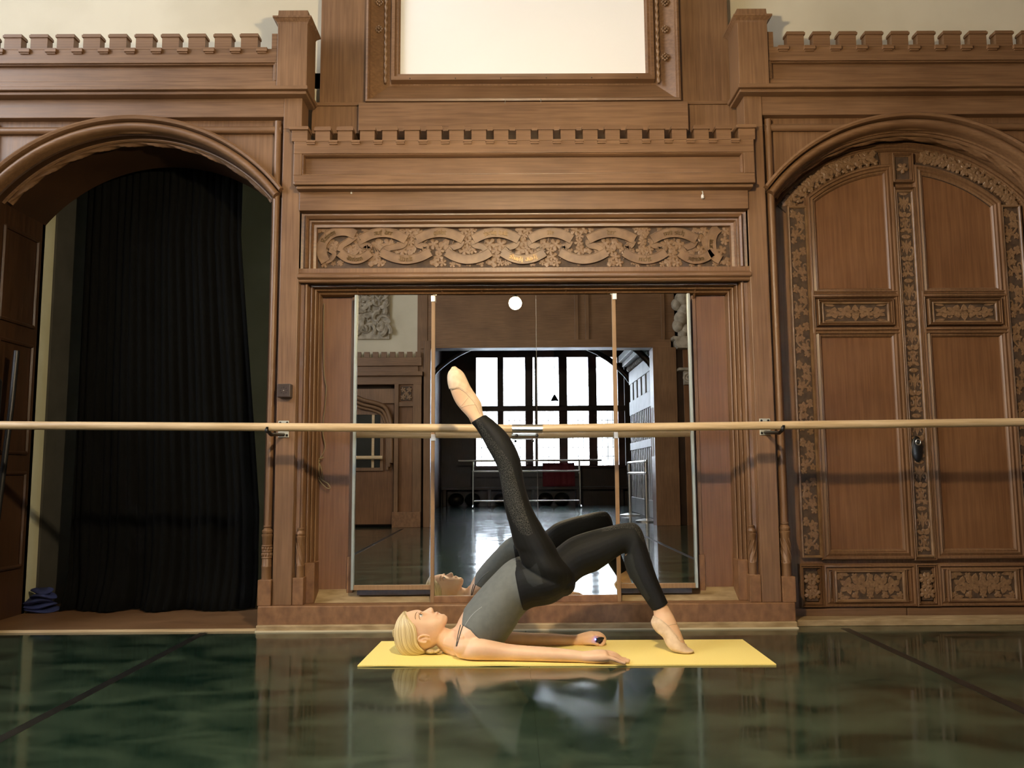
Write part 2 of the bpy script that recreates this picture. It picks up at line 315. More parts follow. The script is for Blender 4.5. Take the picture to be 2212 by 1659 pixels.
def facade(s, name, label):
    xw = lambda u: XC+s*u
    def ub(nm, mat, u0, u1, y0, y1, z0, z1, bevel=.003, parent=None): return MB().box(xw(u0), xw(u1), y0, y1, z0, z1).build(nm, mat, parent or T, bevel=bevel)
    T = thing(name, label, kind='structure', loc=(xw(uc), .1, 0))
    uE = 2*uc-uPi0+.1; uF0 = 2*uc-uPi1; uF1 = 2*uc-uPi0
    ub('pilaster', WV, uPi0, uPi1, yF, .36, ZP, Z(640, 275, 0)); ub('pilaster', WV, uPi0, uPi1, yF, .17, Z(640, 275, 0), ztopb)
    ub('pilaster', WV, uF0, uF1, yF, .36, 0, ztopb)
    ub('plinth_block', WB, uF0-.02, uF1+.02, 0, .36, 0, ZP)
    ub('frieze_band', WH, uPi1, uE, yF+.004, .36, zl(250), ztopb)
    ub('cornice', WH, uPo0-.012, uE, -.055, .19, zl(203), zl(195), .004)
    ub('cornice', WH, uPo0, uE, -.035, .18, zl(210), zl(203.4), .004)
    ub('lower_fascia', WH, uPo1, uE, -.005, .36, zl(195), zl(176))
    ub('frieze_panel', WH, uPo1+.02, uE, .03, .36, zl(176), zl(137))
    ub('upper_fascia', WH, uPo1, uE, -.005, .36, zl(137), zl(107))
    ub('panel_stile', WH, uPo1, uPo1+.02, -.005, .36, zl(176), zl(137))
    ub('panel_moulding', WH, uPo1+.02, uE, .005, .03, zl(139.5), zl(137)); ub('panel_moulding', WH, uPo1+.02, uPo1+.03, .005, .03, zl(176), zl(139.5))
    ub('post', WV, uPo0, uPo1, -.03, .17, zl(195), Z(630, 34, -.03))
    zc0 = Z(630, 44, -.05); zc1 = Z(630, 34, -.05); zc2 = Z(630, 22, -.03)
    c = MB(); a, b_ = sorted((xw(uPo0), xw(uPo1)))
    ring = lambda e, z: [(a-e, -.03-e, z), (b_+e, -.03-e, z), (b_+e, .17+e, z), (a-e, .17+e, z)]
    c.rings([ring(.0, zc0-.01), ring(.004, zc0), ring(.02, zc1-.012), ring(.024, zc1-.01), ring(.024, zc1), ring(.004, zc1+.004), ring(0, zc1+.01), ring(-.002, zc2)]); c.build('post_cap', WV, T)
    # battlement
    u0 = XC-X(6.3+36.5/2, 80, -.02); du = (XC-X(63.3+36.5/2, 80, -.02))-u0
    wd = X(6.3+36.5, 80, -.02)-X(6.3, 80, -.02); z0, z1 = zl(107), zl(74.5)
    me = merlon_mesh('merlon', wd, z0, z1, -.005, .05, z1-zl(82)); sil = MB().box(-(abs(du)-wd)/2-.004, (abs(du)-wd)/2+.004, -.022, .05, -.022, 0).box(-(abs(du)-wd)/2+.002, (abs(du)-wd)/2-.002, -.014, .0, -.03, -.022).mesh('notch_sill', WH)
    k = -3
    while True:
        u = u0+du*k
        if u < uPo1+wd*.3: break
        place('merlon', me, (xw(u), 0, z0), T)
        if u+du/2 > uPo1+.01: place('notch_sill', sil, (xw(u+du/2), 0, z0), T)
        k += 1
    ub('merlon', WH, uPo1, uPo1+wd*.42, -.005, .05, z0, z1, .002)
    # spandrel, roll and colonnettes
    mb = MB(); path = arc(xw(uc), zcen, RI+.02, math.asin((zsp-zcen)/RI), PI-math.asin((zsp-zcen)/RI), 40)
    top = zl(250)+.003
    for i in range(40):
        (xa, za), (xb, zb) = path[i], path[i+1]
        mb.add([(xa, .075, za), (xb, .075, zb), (xb, .075, top), (xa, .075, top), (xa, .12, za), (xb, .12, zb), (xb, .12, top), (xa, .12, top)], [(0, 1, 2, 3), (4, 7, 6, 5), (0, 4, 5, 1)])
    mb.box(xw(uj-.02), xw(uPi1), .075, .12, ZP, top); mb.box(xw(2*uc-uj+.02), xw(uF0), .075, .12, ZP, top)
    mb.build('spandrel', WV, T)
    MB().tube([(xw(uPi1+.02), .058, zl(273)), (xw(uF0-.02), .058, zl(273))], .021, 12).build('roll_moulding', WH, T, smooth=60)
    ucol = (uPi1+uj)/2+.004
    zb0, zb1 = Z(573, 1252, .03), Z(573, 1135, .03)
    for uu, full in ((ucol, 1), (2*uc-ucol, 0)):
        MB().tube([(xw(uu), .052, zb1), (xw(uu), .052, zl(256))], .019, 14).build('colonnette', WV, T, smooth=60)
        ba = turned_base(xw(uu), .046, zb0, zb1, .027).build('colonnette_base', WV, T, smooth=40)
        h = zb1-zb0
        if s > 0:
            sp = spiral_ribs(xw(uu), .046, zb0+h*.26, zb0+h*.70, .026, 6, .7, -1); sp.v += []; sp.build('carved_ribs', WV, ba, smooth=60)
        else:
            rb = MB()
            for zz in (.40, .52, .62): rb.rings([[(xw(uu)+r*math.cos(2*PI*j/16), .046+r*math.sin(2*PI*j/16), z) for j in range(16)] for r, z in ((.024, zb0+h*zz-.006), (.029, zb0+h*zz-.003), (.029, zb0+h*zz+.003), (.024, zb0+h*zz+.006))])
            for zz in (.46, .57):
                for j in range(12): a_ = 2*PI*j/12; rb.ell((xw(uu)+.026*math.cos(a_), .046+.026*math.sin(a_), zb0+h*zz), (.005, .005, .010), 6, 5)
            rb.build('carved_ribs', WV, ba, smooth=60)
        ub('column_block', WB, uu-.036, uu+.036, .008, .12, ZP if full else 0, zb0)
    # arch mouldings
    th = math.asin((zend-zcen)/RH)
    ap = arc(xw(uc), zcen, RH, th-.02, PI-th+.02, 44)
    MB().sweep(ap, [(0, .08), (0, -.012), (.012, -.022), (.024, -.016), (.027, .0), (.027, .08)]).build('arch_hood', WH, T, smooth=35)
    roll = [(.03, .08)]+[(.053-.024*math.cos(PI*i/8), .03-.034*math.sin(PI*i/8)) for i in range(9)]+[(.079, .08)]
    MB().sweep(ap, roll).build('arch_roll', WH, T, smooth=50)
    dep = .58 if s < 0 else .215
    th2 = math.asin((zsp-zcen)/RI)
    p2 = [(xw(uc)+half, 0.0)]+arc(xw(uc), zcen, RI, th2, PI-th2, 44)+[(xw(uc)-half, 0.0)]
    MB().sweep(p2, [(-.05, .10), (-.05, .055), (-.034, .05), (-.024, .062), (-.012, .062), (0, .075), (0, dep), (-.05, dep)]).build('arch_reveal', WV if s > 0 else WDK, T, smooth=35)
    ry = .17 if s < 0 else .135
    MB().sweep(arc(xw(uc), zcen, RI, th2, PI-th2, 44), [(-.01, ry-.05), (.006, ry-.045), (.012, ry-.035), (.0, ry-.03)]).build('arch_fillet', WH, T, smooth=35)
    rope([(x, ry, z) for x, z in arc(xw(uc), zcen, RI-.004, th2+.02, PI-th2-.02, 200)], .024, 3, 6).build('carved_rope', WH, T, smooth=60)
    return T
TL = facade(-1, 'trim_1', 'battlemented oak surround of the curtained archway')
TR = facade(1, 'trim_3', 'battlemented oak surround of the arched double door')
# panelled reveal of the left archway (the side that faces the room)
xr = XC-(2*uc-uj)
for z0, z1 in ((.30, .85), (.97, 1.62), (1.74, 2.28)):
    fr = MB(); P = [(.16, z0), (.50, z0), (.50, z1), (.16, z1)]
    for (ya, za), (yb, zb) in zip(P, P[1:]+P[:1]): fr.tube([(xr+.006, ya, za), (xr+.006, yb, zb)], .012, 6)
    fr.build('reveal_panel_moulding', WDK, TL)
# ================================================================== central niche surround
T2 = thing('trim_2', 'battlemented oak surround of the mirrored niche with its plinth', kind='structure', loc=(XC, .1, 0))
def cb(nm, mat, x0, x1, y0, y1, z0, z1, bevel=.003): return MB().box(x0, x1, y0, y1, z0, z1).build(nm, mat, T2, bevel=bevel)
noise_mat('dusty_base_strip', (.26, .18, .09), (.44, .33, .19), (1, 3, 3), 8, 5, .6)
W = uPi0; xpl, xpr = X(555, 1340, 0), X(1720, 1335, 0)
cb('plinth', WB, xpl, xpr, 0, .36, .03, ZP, .006)
zlb = Z(690, 1272, .21)
mb = MB(); led = [(.10, ZP-.02), (.105, ZP+.001), (.215, zlb), (.215, ZP-.02)]; mb.rings([[(XC-W+.002, y, z) for y, z in led], [(XC+W-.002, y, z) for y, z in led]]); mb.build('sloped_ledge', MATS['dusty_base_strip'], T2)
cb('plinth_foot', MATS['dusty_base_strip'], xpl, xpr, -.022, .05, 0.002, .034, .006)
cb('floor_edging', plain('pale_edging', (.62, .55, .40), .5), xpl, xpr, -.034, -.022, 0, .007, 0)
zt = Z(1106, 600, .03)+.03
prof = [(-.03, .035), (.002, .035), (.006, .062), (.026, .064), (.028, .086), (.034, .078), (.042, .078), (.046, .086), (.048, .106), (.054, .098), (.060, .100), (.063, .112), (.065, .132), (.071, .124), (.077, .127), (.080, .138), (.082, .156), (.088, .148), (.094, .152), (.097, .164), (.098, .215), (-.03, .22)]
niche = [(XC+W, ZP), (XC+W, zt), (XC-W, zt), (XC-W, ZP)]
MB().sweep(niche, prof).build('niche_moulding', WV, T2, smooth=30)
cb('niche_back', WP, XC-W, XC+W, .21, .25, ZP, zt+.02, 0)
for s in (-1, 1):
    bxp = [X(762, 900, .2), X(1505, 900, .2)][s > 0]
    cb('panel_bead', WV, bxp-.012, bxp+.012, .192, .215, ZP, zt-.08)
    cb('bead_block', WB, bxp-.018, bxp+.018, .18, .215, ZP, ZP+.24)
    # thin colonnette standing in the moulded reveal
    xcol = XC+s*(W-.036); yc_ = .062
    z0, z1 = Z(655, 1247, .05), Z(655, 1140, .05)
    MB().tube([(xcol, yc_, z1), (xcol, yc_, zt-.05)], .0095, 10).build('colonnette', WV, T2, smooth=60)
    ba = turned_base(xcol, yc_-.012, z0, z1, .022).build('colonnette_base', WV, T2, smooth=40)
    h = z1-z0; spiral_ribs(xcol, yc_-.012, z0+h*.26, z0+h*.70, .0215, 6, .6, s).build('carved_ribs', WV, ba, smooth=60)
    MB().box(XC+s*(W-.002), XC+s*(W-.062), .024, .12, ZP, z0).build('column_block', WB, T2, bevel=.003)
    MB().box(XC+s*(W-.05), XC+s*(W-.105), .09, .2, ZP, Z(675, 1215, .1)).build('column_block', WB, T2, bevel=.003)
for px in (772, 954, 1040, 1223, 1313, 1502):
    x = X(px, 620, .14); MB().tube([(x, .125, zt-.060), (x, .165, zt-.092), (x, .20, zt-.12)], .008, 6).build('mullion_stub', WV, T2)
# sill under the carved frieze, frieze frame and panel
zs0, zs1, zs2 = Z(1106, 597, -.01), Z(1106, 588, -.015), Z(1106, 575, .10)
mb = MB(); x0, x1 = XC-W-.004, XC+W+.004
sp_ = [(.12, zs0-.005), (.03, zs0-.005), (.012, zs0), (.006, zs0+.006), (.004, zs1-.004), (.008, zs1), (.12, zs2)]
mb.rings([[(x0, y, z) for y, z in sp_], [(x1, y, z) for y, z in sp_]]); mb.build('sill', WH, T2, bevel=.002)
MB().tube([(x0, .036, Z(1106, 604, .03)), (x1, .036, Z(1106, 604, .03))], .013, 10).build('sill_roll', WH, T2, smooth=60)
yfz = .105                                             # face of the carving
ff = W+.002; zf1 = Z(1106, 452, .03)
fpath = [(XC+ff, zs2-.02), (XC+ff, zf1), (XC-ff, zf1), (XC-ff, zs2-.02)]
MB().sweep(fpath, [(-.02, .03), (0.002, .03), (.002, .06), (.022, .066), (.026, .045), (.036, .035), (.046, .045), (.048, .07), (.056, .072), (.06, .062), (.066, .075), (.07, .08), (.084, .085), (.088, .11), (-.02, .13)]).build('frieze_frame', WH, T2, smooth=30)
fx0, fx1 = X(687, 530, yfz), X(1579, 530, yfz); fz0, fz1 = Z(1106, 574, yfz), Z(1106, 489, yfz)
frieze = MB().box(fx0-.03, fx1+.03, .114, .15, fz0-.01, fz1+.01).build('carved_frieze', CARVEBG, T2)
cb('frieze_core', WH, XC-W, XC+W, .13, .35, zt+.0, zf1+.02, 0)
# band, cornice, upper panel and battlement
zc_ = lambda py: Z(1106, py-1, -.03)
cb('band', WH, XC-W, XC+W, .0, .36, zc_(450), zc_(409))
cx0, cx1 = X(636, 404, -.06), X(1631, 402, -.06); ex0, ex1 = X(634, 350, -.03), X(1630, 350, -.03)
cb('cornice', WH, cx0, cx1, -.075, .36, zc_(403.5), zc_(396.5), .004); cb('cornice', WH, cx0+.008, cx1-.008, -.055, .36, zc_(410.5), zc_(404), .004)
cb('lower_fascia', WH, ex0, ex1, -.03, .36, zc_(396.5), zc_(377))
qx0, qx1 = X(652, 350, -.03), X(1607, 350, -.03)
cb('upper_panel', WH, qx0, qx1, .012, .3, zc_(377), zc_(331)); cb('panel_stile', WV, ex0, qx0, -.03, .3, zc_(377), zc_(331)); cb('panel_stile', WV, qx1, ex1, -.03, .3, zc_(377), zc_(331))
MB().sweep([(qx0, zc_(377)), (qx1, zc_(377)), (qx1, zc_(331)), (qx0, zc_(331))], [(0, .012), (0, -.024), (.006, -.026), (.012, -.012), (.013, .012)], True).build('panel_moulding', WH, T2)
cb('upper_fascia', WH, ex0, ex1, -.03, .24, zc_(331), zc_(304))
z0, z1 = zc_(304), Z(1106, 272, -.03); wd = X(1106+31.6, 280, -.03)-X(1106, 280, -.03)
me = merlon_mesh('merlon', wd, z0, z1, -.03, .03, z1-Z(1106, 281, -.03))
pitch = X(1106+48.1, 280, -.03)-X(1106, 280, -.03); gap = pitch-wd
sil = MB().box(-gap/2-.003, gap/2+.003, -.045, .03, -.012, 0).box(-gap/2-.001, gap/2+.001, -.040, .0, -.022, -.012).mesh('notch_sill', WH)
for k in range(19):
    x = X(697, 290, -.03)+k*pitch
    place('merlon', me, (x, 0, z0), T2); place('notch_sill', sil, (x-pitch/2, 0, z0), T2)
place('notch_sill', sil, (x+pitch/2, 0, z0), T2)
xa, xb = X(630, 280, -.03), X(697, 290, -.03)-pitch+wd/2
for e0, e1 in ((xa, xb), (X(697, 290, -.03)+19*pitch-wd/2, X(1631, 280, -.03))):
    mb = MB().box(e0, e1, -.03, .05, z0, z1-.02); mb.box(e0-.012, e1+.006, -.042, .05, z1-.02, z1); mb.build('merlon', WH, T2, bevel=.002)
# ================================================================== overmantel with the white panel
T4 = thing('trim_4', 'oak overmantel frame round the white panel above the niche', kind='structure', loc=(XC, .3, 2.7))
def ob(nm, mat, x0, x1, y0, y1, z0, z1, bevel=.003): return MB().box(x0, x1, y0, y1, z0, z1).build(nm, mat, T4, bevel=bevel)
yo = .22
zo = lambda py: Z(1106, py, yo)
ZT = 4.7
ol, orr = X(690, 100, yo), X(1577, 100, yo)
ob('back_board', WV, ol, orr, yo+.03, .36, zo(262), ZT)
ob('skirt_board', WV, X(672, 260, yo), X(1598, 260, yo), yo+.01, .36, zo(285), zo(226)); ob('skirt_cap', WH, X(675, 260, yo), X(1595, 260, yo), yo, .36, zo(226), zo(219))
ob('base_board', WH, X(774, 250, .16), X(1487, 250, .16), .16, .3, Z(1106, 282, .16), Z(1106, 220, .16))
fl, frr, fbz = X(790, 190, .18), X(1470, 190, .18), Z(1106, 219, .18)
pl, pr, pb = X(865, 150, .22), X(1396, 150, .22), Z(1106, 161, .22)
wl = (pl-fl+frr-pr)/2; wb = pb-fbz
opath = [(fl, fbz), (frr, fbz), (frr, ZT), (fl, ZT)]
MB().sweep(opath, [(0, .26), (0, .17), (.012, .165), (.02, .175), (.024, .19), (.034, .20), (wl-.055, .255), (wl-.05, .20), (wl-.03, .195), (wl-.026, .21), (wl-.012, .205), (wl-.008, .225), (wl, .23), (wl, .27)], True).build('picture_frame', WH, T4, smooth=30)
ob('white_panel', WHITEP, fl+wl-.02, frr-wl+.02, .236, .26, fbz+wl-.02, ZT-wl+.02, 0)
for k in range(6):
    x = pl+.06+k*(pr-pl-.12)/5; MB().lathe(0, 0, [(.007, 0), (.005, .004)], 8)
    MB().ell((x, .202, fbz+wl-.042), (.005, .006, .005), 8, 6).build('screw', IRON, T4)
def rosette(c, r):
    mb = MB().ell(c, (r*.3, r*.4, r*.3), 10, 8)
    for k in range(8):
        a_ = 2*PI*k/8; rr = r*(.62 if k % 2 else .72); mb.ell((c[0]+rr*math.cos(a_), c[1]+.004, c[2]+rr*math.sin(a_)), (r*.30, r*.34, r*.30), 8, 6)
    return mb
for px, py in ((820, 4), (819, 62), (1437, 4), (1437, 62), (1437, 122), (820, -55), (1437, -55)):
    rosette(onY(px, py, .20), .026).build('rosette', CARVE, T4, smooth=60)
for px in (834, 1421):
    xx = X(px, 100, .205); z0 = Z(px, 180, .205)
    rope([(xx, .205, z0+i*.004) for i in range(int((ZT-.2-z0)/.004))], .011, 2, 22, 10).build('rope_moulding', CARVE, T4, smooth=60)
for px, py in ((1091, 219), (1168, 217)):
    p = onY(px, py, .155); o = MB().tube([(p.x, .165, p.z+.008), (p.x, .148, p.z+.006), (p.x+.002, .143, p.z-.006), (p.x-.001, .15, p.z-.014)], .0022, 6).build('wire_hook', STEEL)
    tag(o, 'small wire hook below the white panel', 'hook', 'wire hooks under the white panel')
# ================================================================== carving of the frieze: ribbons, lettering, vine leaves
def leaf_mesh(name, mat, lobes=5, thick=.012):
    n = 40; out = []
    for i in range(n):
        a_ = 2*PI*i/n; r = .52+.48*abs(math.cos(a_*lobes/2))**.7; r *= 1-.12*abs(math.cos(a_*lobes*1.5))
        out.append((r*math.cos(a_), r*math.sin(a_)))
    mb = MB(); vs = [(x, 0, z) for x, z in out]+[(x*.93, -thick*.7, z*.93) for x, z in out]+[(x*.45, -thick*1.15, z*.45) for x, z in out]+[(0, -thick*.7, 0)]
    fs = []
    for i in range(n):
        k = (i+1) % n; fs += [(i, k, n+k, n+i), (n+i, n+k, 2*n+k, 2*n+i), (2*n+i, 2*n+k, 3*n)]
    return mb.add(vs, fs).mesh(name, mat, smooth=50)
LEAF = leaf_mesh('vine_leaf', CARVE, 5, .28); LEAF3 = leaf_mesh('vine_leaf', CARVE, 3, .3)
def put(name, me, loc, parent, sx, ry=0, sy=None, sz=None):
    o = place(name, me, loc, parent); o.scale = (sx, sy or sx, sz or sx); o.rotation_euler = (0, ry, 0); return o
P2 = lambda px, py: (X(px, py, yfz), Z(px, py, yfz))
def ribbon(pts, wpx, y, name='ribbon'):
    c = [np.array(P2(*p)) for p in crom(pts, 8)]; w_ = wpx*.00258/2; mb = MB(); rs = []; e0 = []; e1 = []
    for i, p in enumerate(c):
        tg = c[min(i+1, len(c)-1)]-c[max(i-1, 0)]; tg /= np.linalg.norm(tg); nn = np.array((-tg[1], tg[0]))
        a_ = p+nn*w_; b_ = p-nn*w_; rs.append([(a_[0], y, a_[1]), (b_[0], y, b_[1]), (b_[0], .114, b_[1]), (a_[0], .114, a_[1])]); e0.append((a_[0], y, a_[1])); e1.append((b_[0], y, b_[1]))
    mb.rings(rs); mb.tube(e0, .0028, 5); mb.tube(e1, .0028, 5); return mb.build(name, CARVE, frieze, smooth=40)
TA = [(776, 881), (897, 1004), (1019, 1124), (1141, 1238), (1267, 1374), (1405, 1507)]
BA = [(731, 803), (821, 933), (961, 1062), (1082, 1179), (1207, 1313), (1345, 1441), (1465, 1541)]
topy = lambda x, a, b: 503+17*((x-(a+b)/2)/((b-a)/2))**2
boty = lambda x, a, b: 561-18*((x-(a+b)/2)/((b-a)/2))**2
for i, (a, b_) in enumerate(TA):
    ribbon([(x, topy(x, a, b_)) for x in np.linspace(a+3, b_-3, 7)], 20, yfz-.009)
    bl = BA[i+1][0]; ribbon([(b_-6, 520), (b_-12, 530), ((b_+bl)/2-6, 535), (bl+12, 538), (bl+4, 547)], 13, yfz-.004, 'ribbon_fold')
    br = BA[i][1]; ribbon([(br-6, 547), (br-14, 539), (a+22, 533), (a+6, 529), (a+5, 519)], 13, yfz-.004, 'ribbon_fold')
for a, b_ in BA: ribbon([(x, boty(x, a, b_)) for x in np.linspace(a+3, b_-3, 7)], 19, yfz-.008)
KE = [(704, 566), (697, 552), (695, 536), (703, 517), (722, 503), (748, 500), (768, 508)]
WA = [(1551, 493), (1541, 503), (1536, 520), (1537, 540), (1545, 555), (1556, 562)]
ribbon(KE, 20, yfz-.008); ribbon(WA, 20, yfz-.008)
ribbon([(766, 512), (752, 522), (738, 531), (733, 543)], 13, yfz-.004, 'ribbon_fold'); ribbon([(1538, 545), (1526, 533), (1522, 520), (1532, 508)], 12, yfz-.004, 'ribbon_fold')
ribbon([(704, 566), (716, 560), (722, 548), (712, 540)], 9, yfz-.004, 'ribbon_fold')
spots = []
for a, b_ in TA: m_ = (a+b_)/2; spots += [(m_-14, 527, 12), (m_+10, 528, 12), (m_-1, 541, 10), (m_+26, 540, 8), (m_-30, 541, 8)]
for a, b_ in BA: m_ = (a+b_)/2; spots += [(m_-8, 541, 11), (m_+10, 539, 10)]
for (a, b_), (c, d) in zip(TA, TA[1:]): m_ = (b_+c)/2; spots += [(m_-9, 497, 10), (m_+8, 497, 9), (m_, 509, 9), (m_-2, 523, 10), (m_+2, 537, 9)]
for (a, b_), (c, d) in zip(BA, BA[1:]): m_ = (b_+c)/2; spots += [(m_-8, 566, 10), (m_+9, 567, 9), (m_, 554, 10)]
spots += [(694, 495, 8), (706, 497, 7), (722, 532, 12), (715, 522, 8), (770, 530, 10), (774, 512, 9), (760, 545, 9), (700, 570, 7), (1522, 497, 10), (1512, 513, 9), (1560, 540, 9), (1568, 500, 9), (1570, 565, 9), (1520, 548, 8), (1566, 520, 8), (1390, 500, 11), (1388, 520, 9), (745, 540, 9)]
for i, (px, py, r) in enumerate(spots):
    x, z = P2(px, py); put('vine_leaf', LEAF if i % 3 else LEAF3, (x, .114, z), frieze, r*.00258*random.uniform(1.2, 1.5), random.uniform(0, 6.3), .022)
rf = random.Random(11)
for k in range(150):
    px, py = rf.uniform(692, 1574), rf.choice((rf.uniform(492, 500), rf.uniform(518, 548), rf.uniform(563, 571)))
    x, z = P2(px, py); put('vine_leaf', LEAF3 if k % 2 else LEAF, (x, .115, z), frieze, rf.uniform(6, 9)*.00258, rf.uniform(0, 6.3), .013)
st = MB()
for i in range(26):
    px = 700+i*34; a_ = (px, 500+(i % 2)*60); pts = [(a_[0], a_[1]), (a_[0]+9, a_[1]+(14 if i % 2 == 0 else -14)), (a_[0]+5, 530), (a_[0]+16, 533+(12 if i % 2 else -10))]
    st.tube([(P2(*p)[0], .110, P2(*p)[1]) for p in crom(pts, 4)], .0032, 5)
o = st.build('vine_stems', CARVE, frieze, smooth=60); o['kind'] = 'stuff'
# broad-nib lettering
GL = {' ': (.5, []), 'i': (.34, [[(.12, 0), (.12, 1)], [(.08, 1.3), (.16, 1.38)]]), 'n': (.76, [[(.1, 0), (.1, 1)], [(.1, .8), (.52, 1), (.55, 0)]]),
 'm': (1.15, [[(.1, 0), (.1, 1)], [(.1, .8), (.48, 1), (.5, 0)], [(.5, .8), (.88, 1), (.92, 0)]]), 'u': (.76, [[(.1, 1), (.1, .1), (.5, 0)], [(.55, 1), (.55, 0)]]),
 'e': (.62, [[(.48, .15), (.12, 0), (.1, .95), (.45, .95), (.45, .65), (.12, .5)]]), 'a': (.7, [[(.1, .9), (.48, 1), (.5, 0)], [(.5, .55), (.1, .4), (.12, .05), (.5, .12)]]),
 'd': (.72, [[(.5, .85), (.12, .8), (.1, .1), (.5, 0), (.55, .8), (.12, 1.45)]]), 'r': (.56, [[(.1, 0), (.1, 1)], [(.1, .75), (.38, 1), (.46, .82)]]),
 's': (.6, [[(.5, .9), (.12, .95), (.12, .6), (.46, .45), (.46, .1), (.08, .02)]]), 't': (.48, [[(.15, 1.3), (.15, .1), (.4, .05)], [(0, .95), (.4, .95)]]),
 'l': (.36, [[(.15, 1.5), (.15, .05), (.28, 0)]]), 'f': (.5, [[(.42, 1.5), (.18, 1.35), (.15, -.3)], [(0, .95), (.42, .95)]]), 'c': (.56, [[(.46, .1), (.12, 0), (.1, .9), (.45, 1)]]),
 'h': (.76, [[(.1, 1.5), (.1, 0)], [(.1, .8), (.52, 1), (.55, -.3)]]), 'o': (.72, [[(.1, .1), (.1, .9), (.52, .95), (.55, .1), (.1, .05)]]), 'g': (.72, [[(.5, .9), (.1, .95), (.1, .1), (.5, .1)], [(.52, 1), (.55, -.3), (.12, -.35)]]),
 'b': (.72, [[(.1, 1.5), (.1, .05), (.5, .05), (.52, .95), (.1, .9)]]), 'z': (.6, [[(.08, .95), (.48, .95), (.2, .5), (.45, .3), (.1, -.3)]]), 'w': (1.05, [[(.1, 1.2), (.1, .1), (.45, .05), (.45, 1)], [(.45, .1), (.85, .05), (.85, .95), (.5, .9)]]),
 'ä': (.7, [[(.1, .9), (.48, 1), (.5, 0)], [(.5, .55), (.1, .4), (.12, .05), (.5, .12)], [(.12, 1.3), (.18, 1.36)], [(.4, 1.3), (.46, 1.36)]]),
 'K': (1.05, [[(.2, 1.4), (.25, 0)], [(.05, 1.3), (.5, 1.5), (.8, 1.3)], [(.25, .7), (.75, 1.0)], [(.45, .75), (.85, .0)]]), 'W': (1.5, [[(.05, 1.3), (.3, 1.4), (.3, .1), (.7, 0), (.7, 1.35)], [(.7, .1), (1.2, .05), (1.25, .9), (.8, 1.3)], [(.0, .5), (.3, .6)]]),
 'D': (1.1, [[(.1, 1.3), (.5, 1.45), (.9, .9), (.8, .15), (.3, 0), (.1, .3)], [(.4, 1.1), (.35, .2)], [(.0, .9), (.2, .6)]]), 'N': (1.1, [[(.05, 1.2), (.25, 1.35), (.25, .05)], [(.25, 1.1), (.75, 1.4), (.8, 0)], [(.05, .1), (.3, .0)]])}
def lettering(text, pathpx, sz, spread=1.15, dy=0.0):
    c = [np.array(P2(*p)) for p in crom(pathpx, 12)]; seg = [0]
    for a_, b_ in zip(c, c[1:]): seg.append(seg[-1]+np.linalg.norm(b_-a_))
    s_ = sz*.00258; wtot = sum(GL[ch][0] for ch in text)*s_*spread; s0 = (seg[-1]-wtot)/2; mb = MB()
    def at(d, h):
        d = min(max(d, 0), seg[-1]-1e-6); i = max(k for k in range(len(seg)-1) if seg[k] <= d); f = (d-seg[i])/(seg[i+1]-seg[i]); tg = (c[i+1]-c[i]); tg = tg/np.linalg.norm(tg); p = c[i]+(c[i+1]-c[i])*f; return p+np.array((-tg[1], tg[0]))*h
    nib = (.10, .07)
    for ch in text:
        w_, strokes = GL[ch]
        for sk in strokes:
            for (xa, za), (xb, zb) in zip(sk, sk[1:]):
                q = [(xa-nib[0], za-nib[1]), (xa+nib[0], za+nib[1]), (xb+nib[0], zb+nib[1]), (xb-nib[0], zb-nib[1])]
                w4 = [at(s0+(u_)*s_*spread, (v_-.62+dy)*s_) for u_, v_ in q]
                mb.prism([(p[0], p[1]) for p in w4], yfz-.0125, yfz-.0085)
        s0 += w_*s_*spread
    return mb.build('lettering', GOLD, frieze)
tp = lambda k: [(x, topy(x, *TA[k])) for x in np.linspace(TA[k][0]+4, TA[k][1]-4, 7)]
bp = lambda k: [(x, boty(x, *BA[k])) for x in np.linspace(BA[k][0]+4, BA[k][1]-4, 7)]
lettering('Keinen', KE, 7.2, 1.25); lettering('auf der', tp(0), 7.5, 1.3); lettering('giebt', tp(1), 7, 1.4); lettering('fertig hält', tp(2), 7.2, 1.25); lettering('Ne', tp(3), 7, 1.3)
lettering('der', tp(4), 7.4, 1.4); lettering('mit sich', tp(5), 7.4, 1.35); lettering('war', list(reversed([(x+0, y) for x, y in WA]))[::-1], 7, 1.3)
lettering('Weisen', bp(0), 7, 1.15); lettering('Welt', bp(1), 7.6, 1.3); lettering('Doch auch', bp(3), 7.8, 1.25); lettering('nicht', bp(5), 7.4, 1.3); lettering('zufrieden', bp(6), 6.6, 1.0)
# ================================================================== arched double door
D = thing('door_1', 'arched oak double door with carved strips and moulded panels', kind='structure', loc=(XC+uc, .12, 0))
yd = .21
xd = lambda px: X(px, 850, yd); zd = lambda py: Z(1850, py, yd)
dxc = XC+uc
bx('threshold', MATS['dusty_base_strip'], D, dxc-half-.005, dxc+half+.3, -.07, .06, 0, .032)
mb = MB(); p = [(dxc+half, .032)]+arc(dxc, zcen, RI, th_ := math.asin((zsp-zcen)/RI), PI-th_, 40)+[(dxc-half, .032)]
xsplit = X(1957, 1250, yd)
for nm, a_, b_ in (('door_leaf', dxc-half-.03, xsplit-.0015), ('door_leaf', xsplit+.0015, dxc+half+.03)):
    xs = np.linspace(a_, b_, 24); zt_ = [zcen+math.sqrt(max((RI+.06)**2-(x-dxc)**2, 0)) for x in xs]
    MB().prism([(a_, .032)]+[(b_, .032)]+[(x, z) for x, z in zip(xs[::-1], zt_[::-1])], .135, .17).build(nm, WV, D)
RIB = [(0, .14), (0, .112), (.006, .098), (.014, .096), (.018, .108), (.024, .104), (.030, .100), (.034, .112), (.040, .110), (.046, .118), (.050, .134)]
def rectp(x0, x1, z0, z1): return [(x0, z0), (x1, z0), (x1, z1), (x0, z1)]
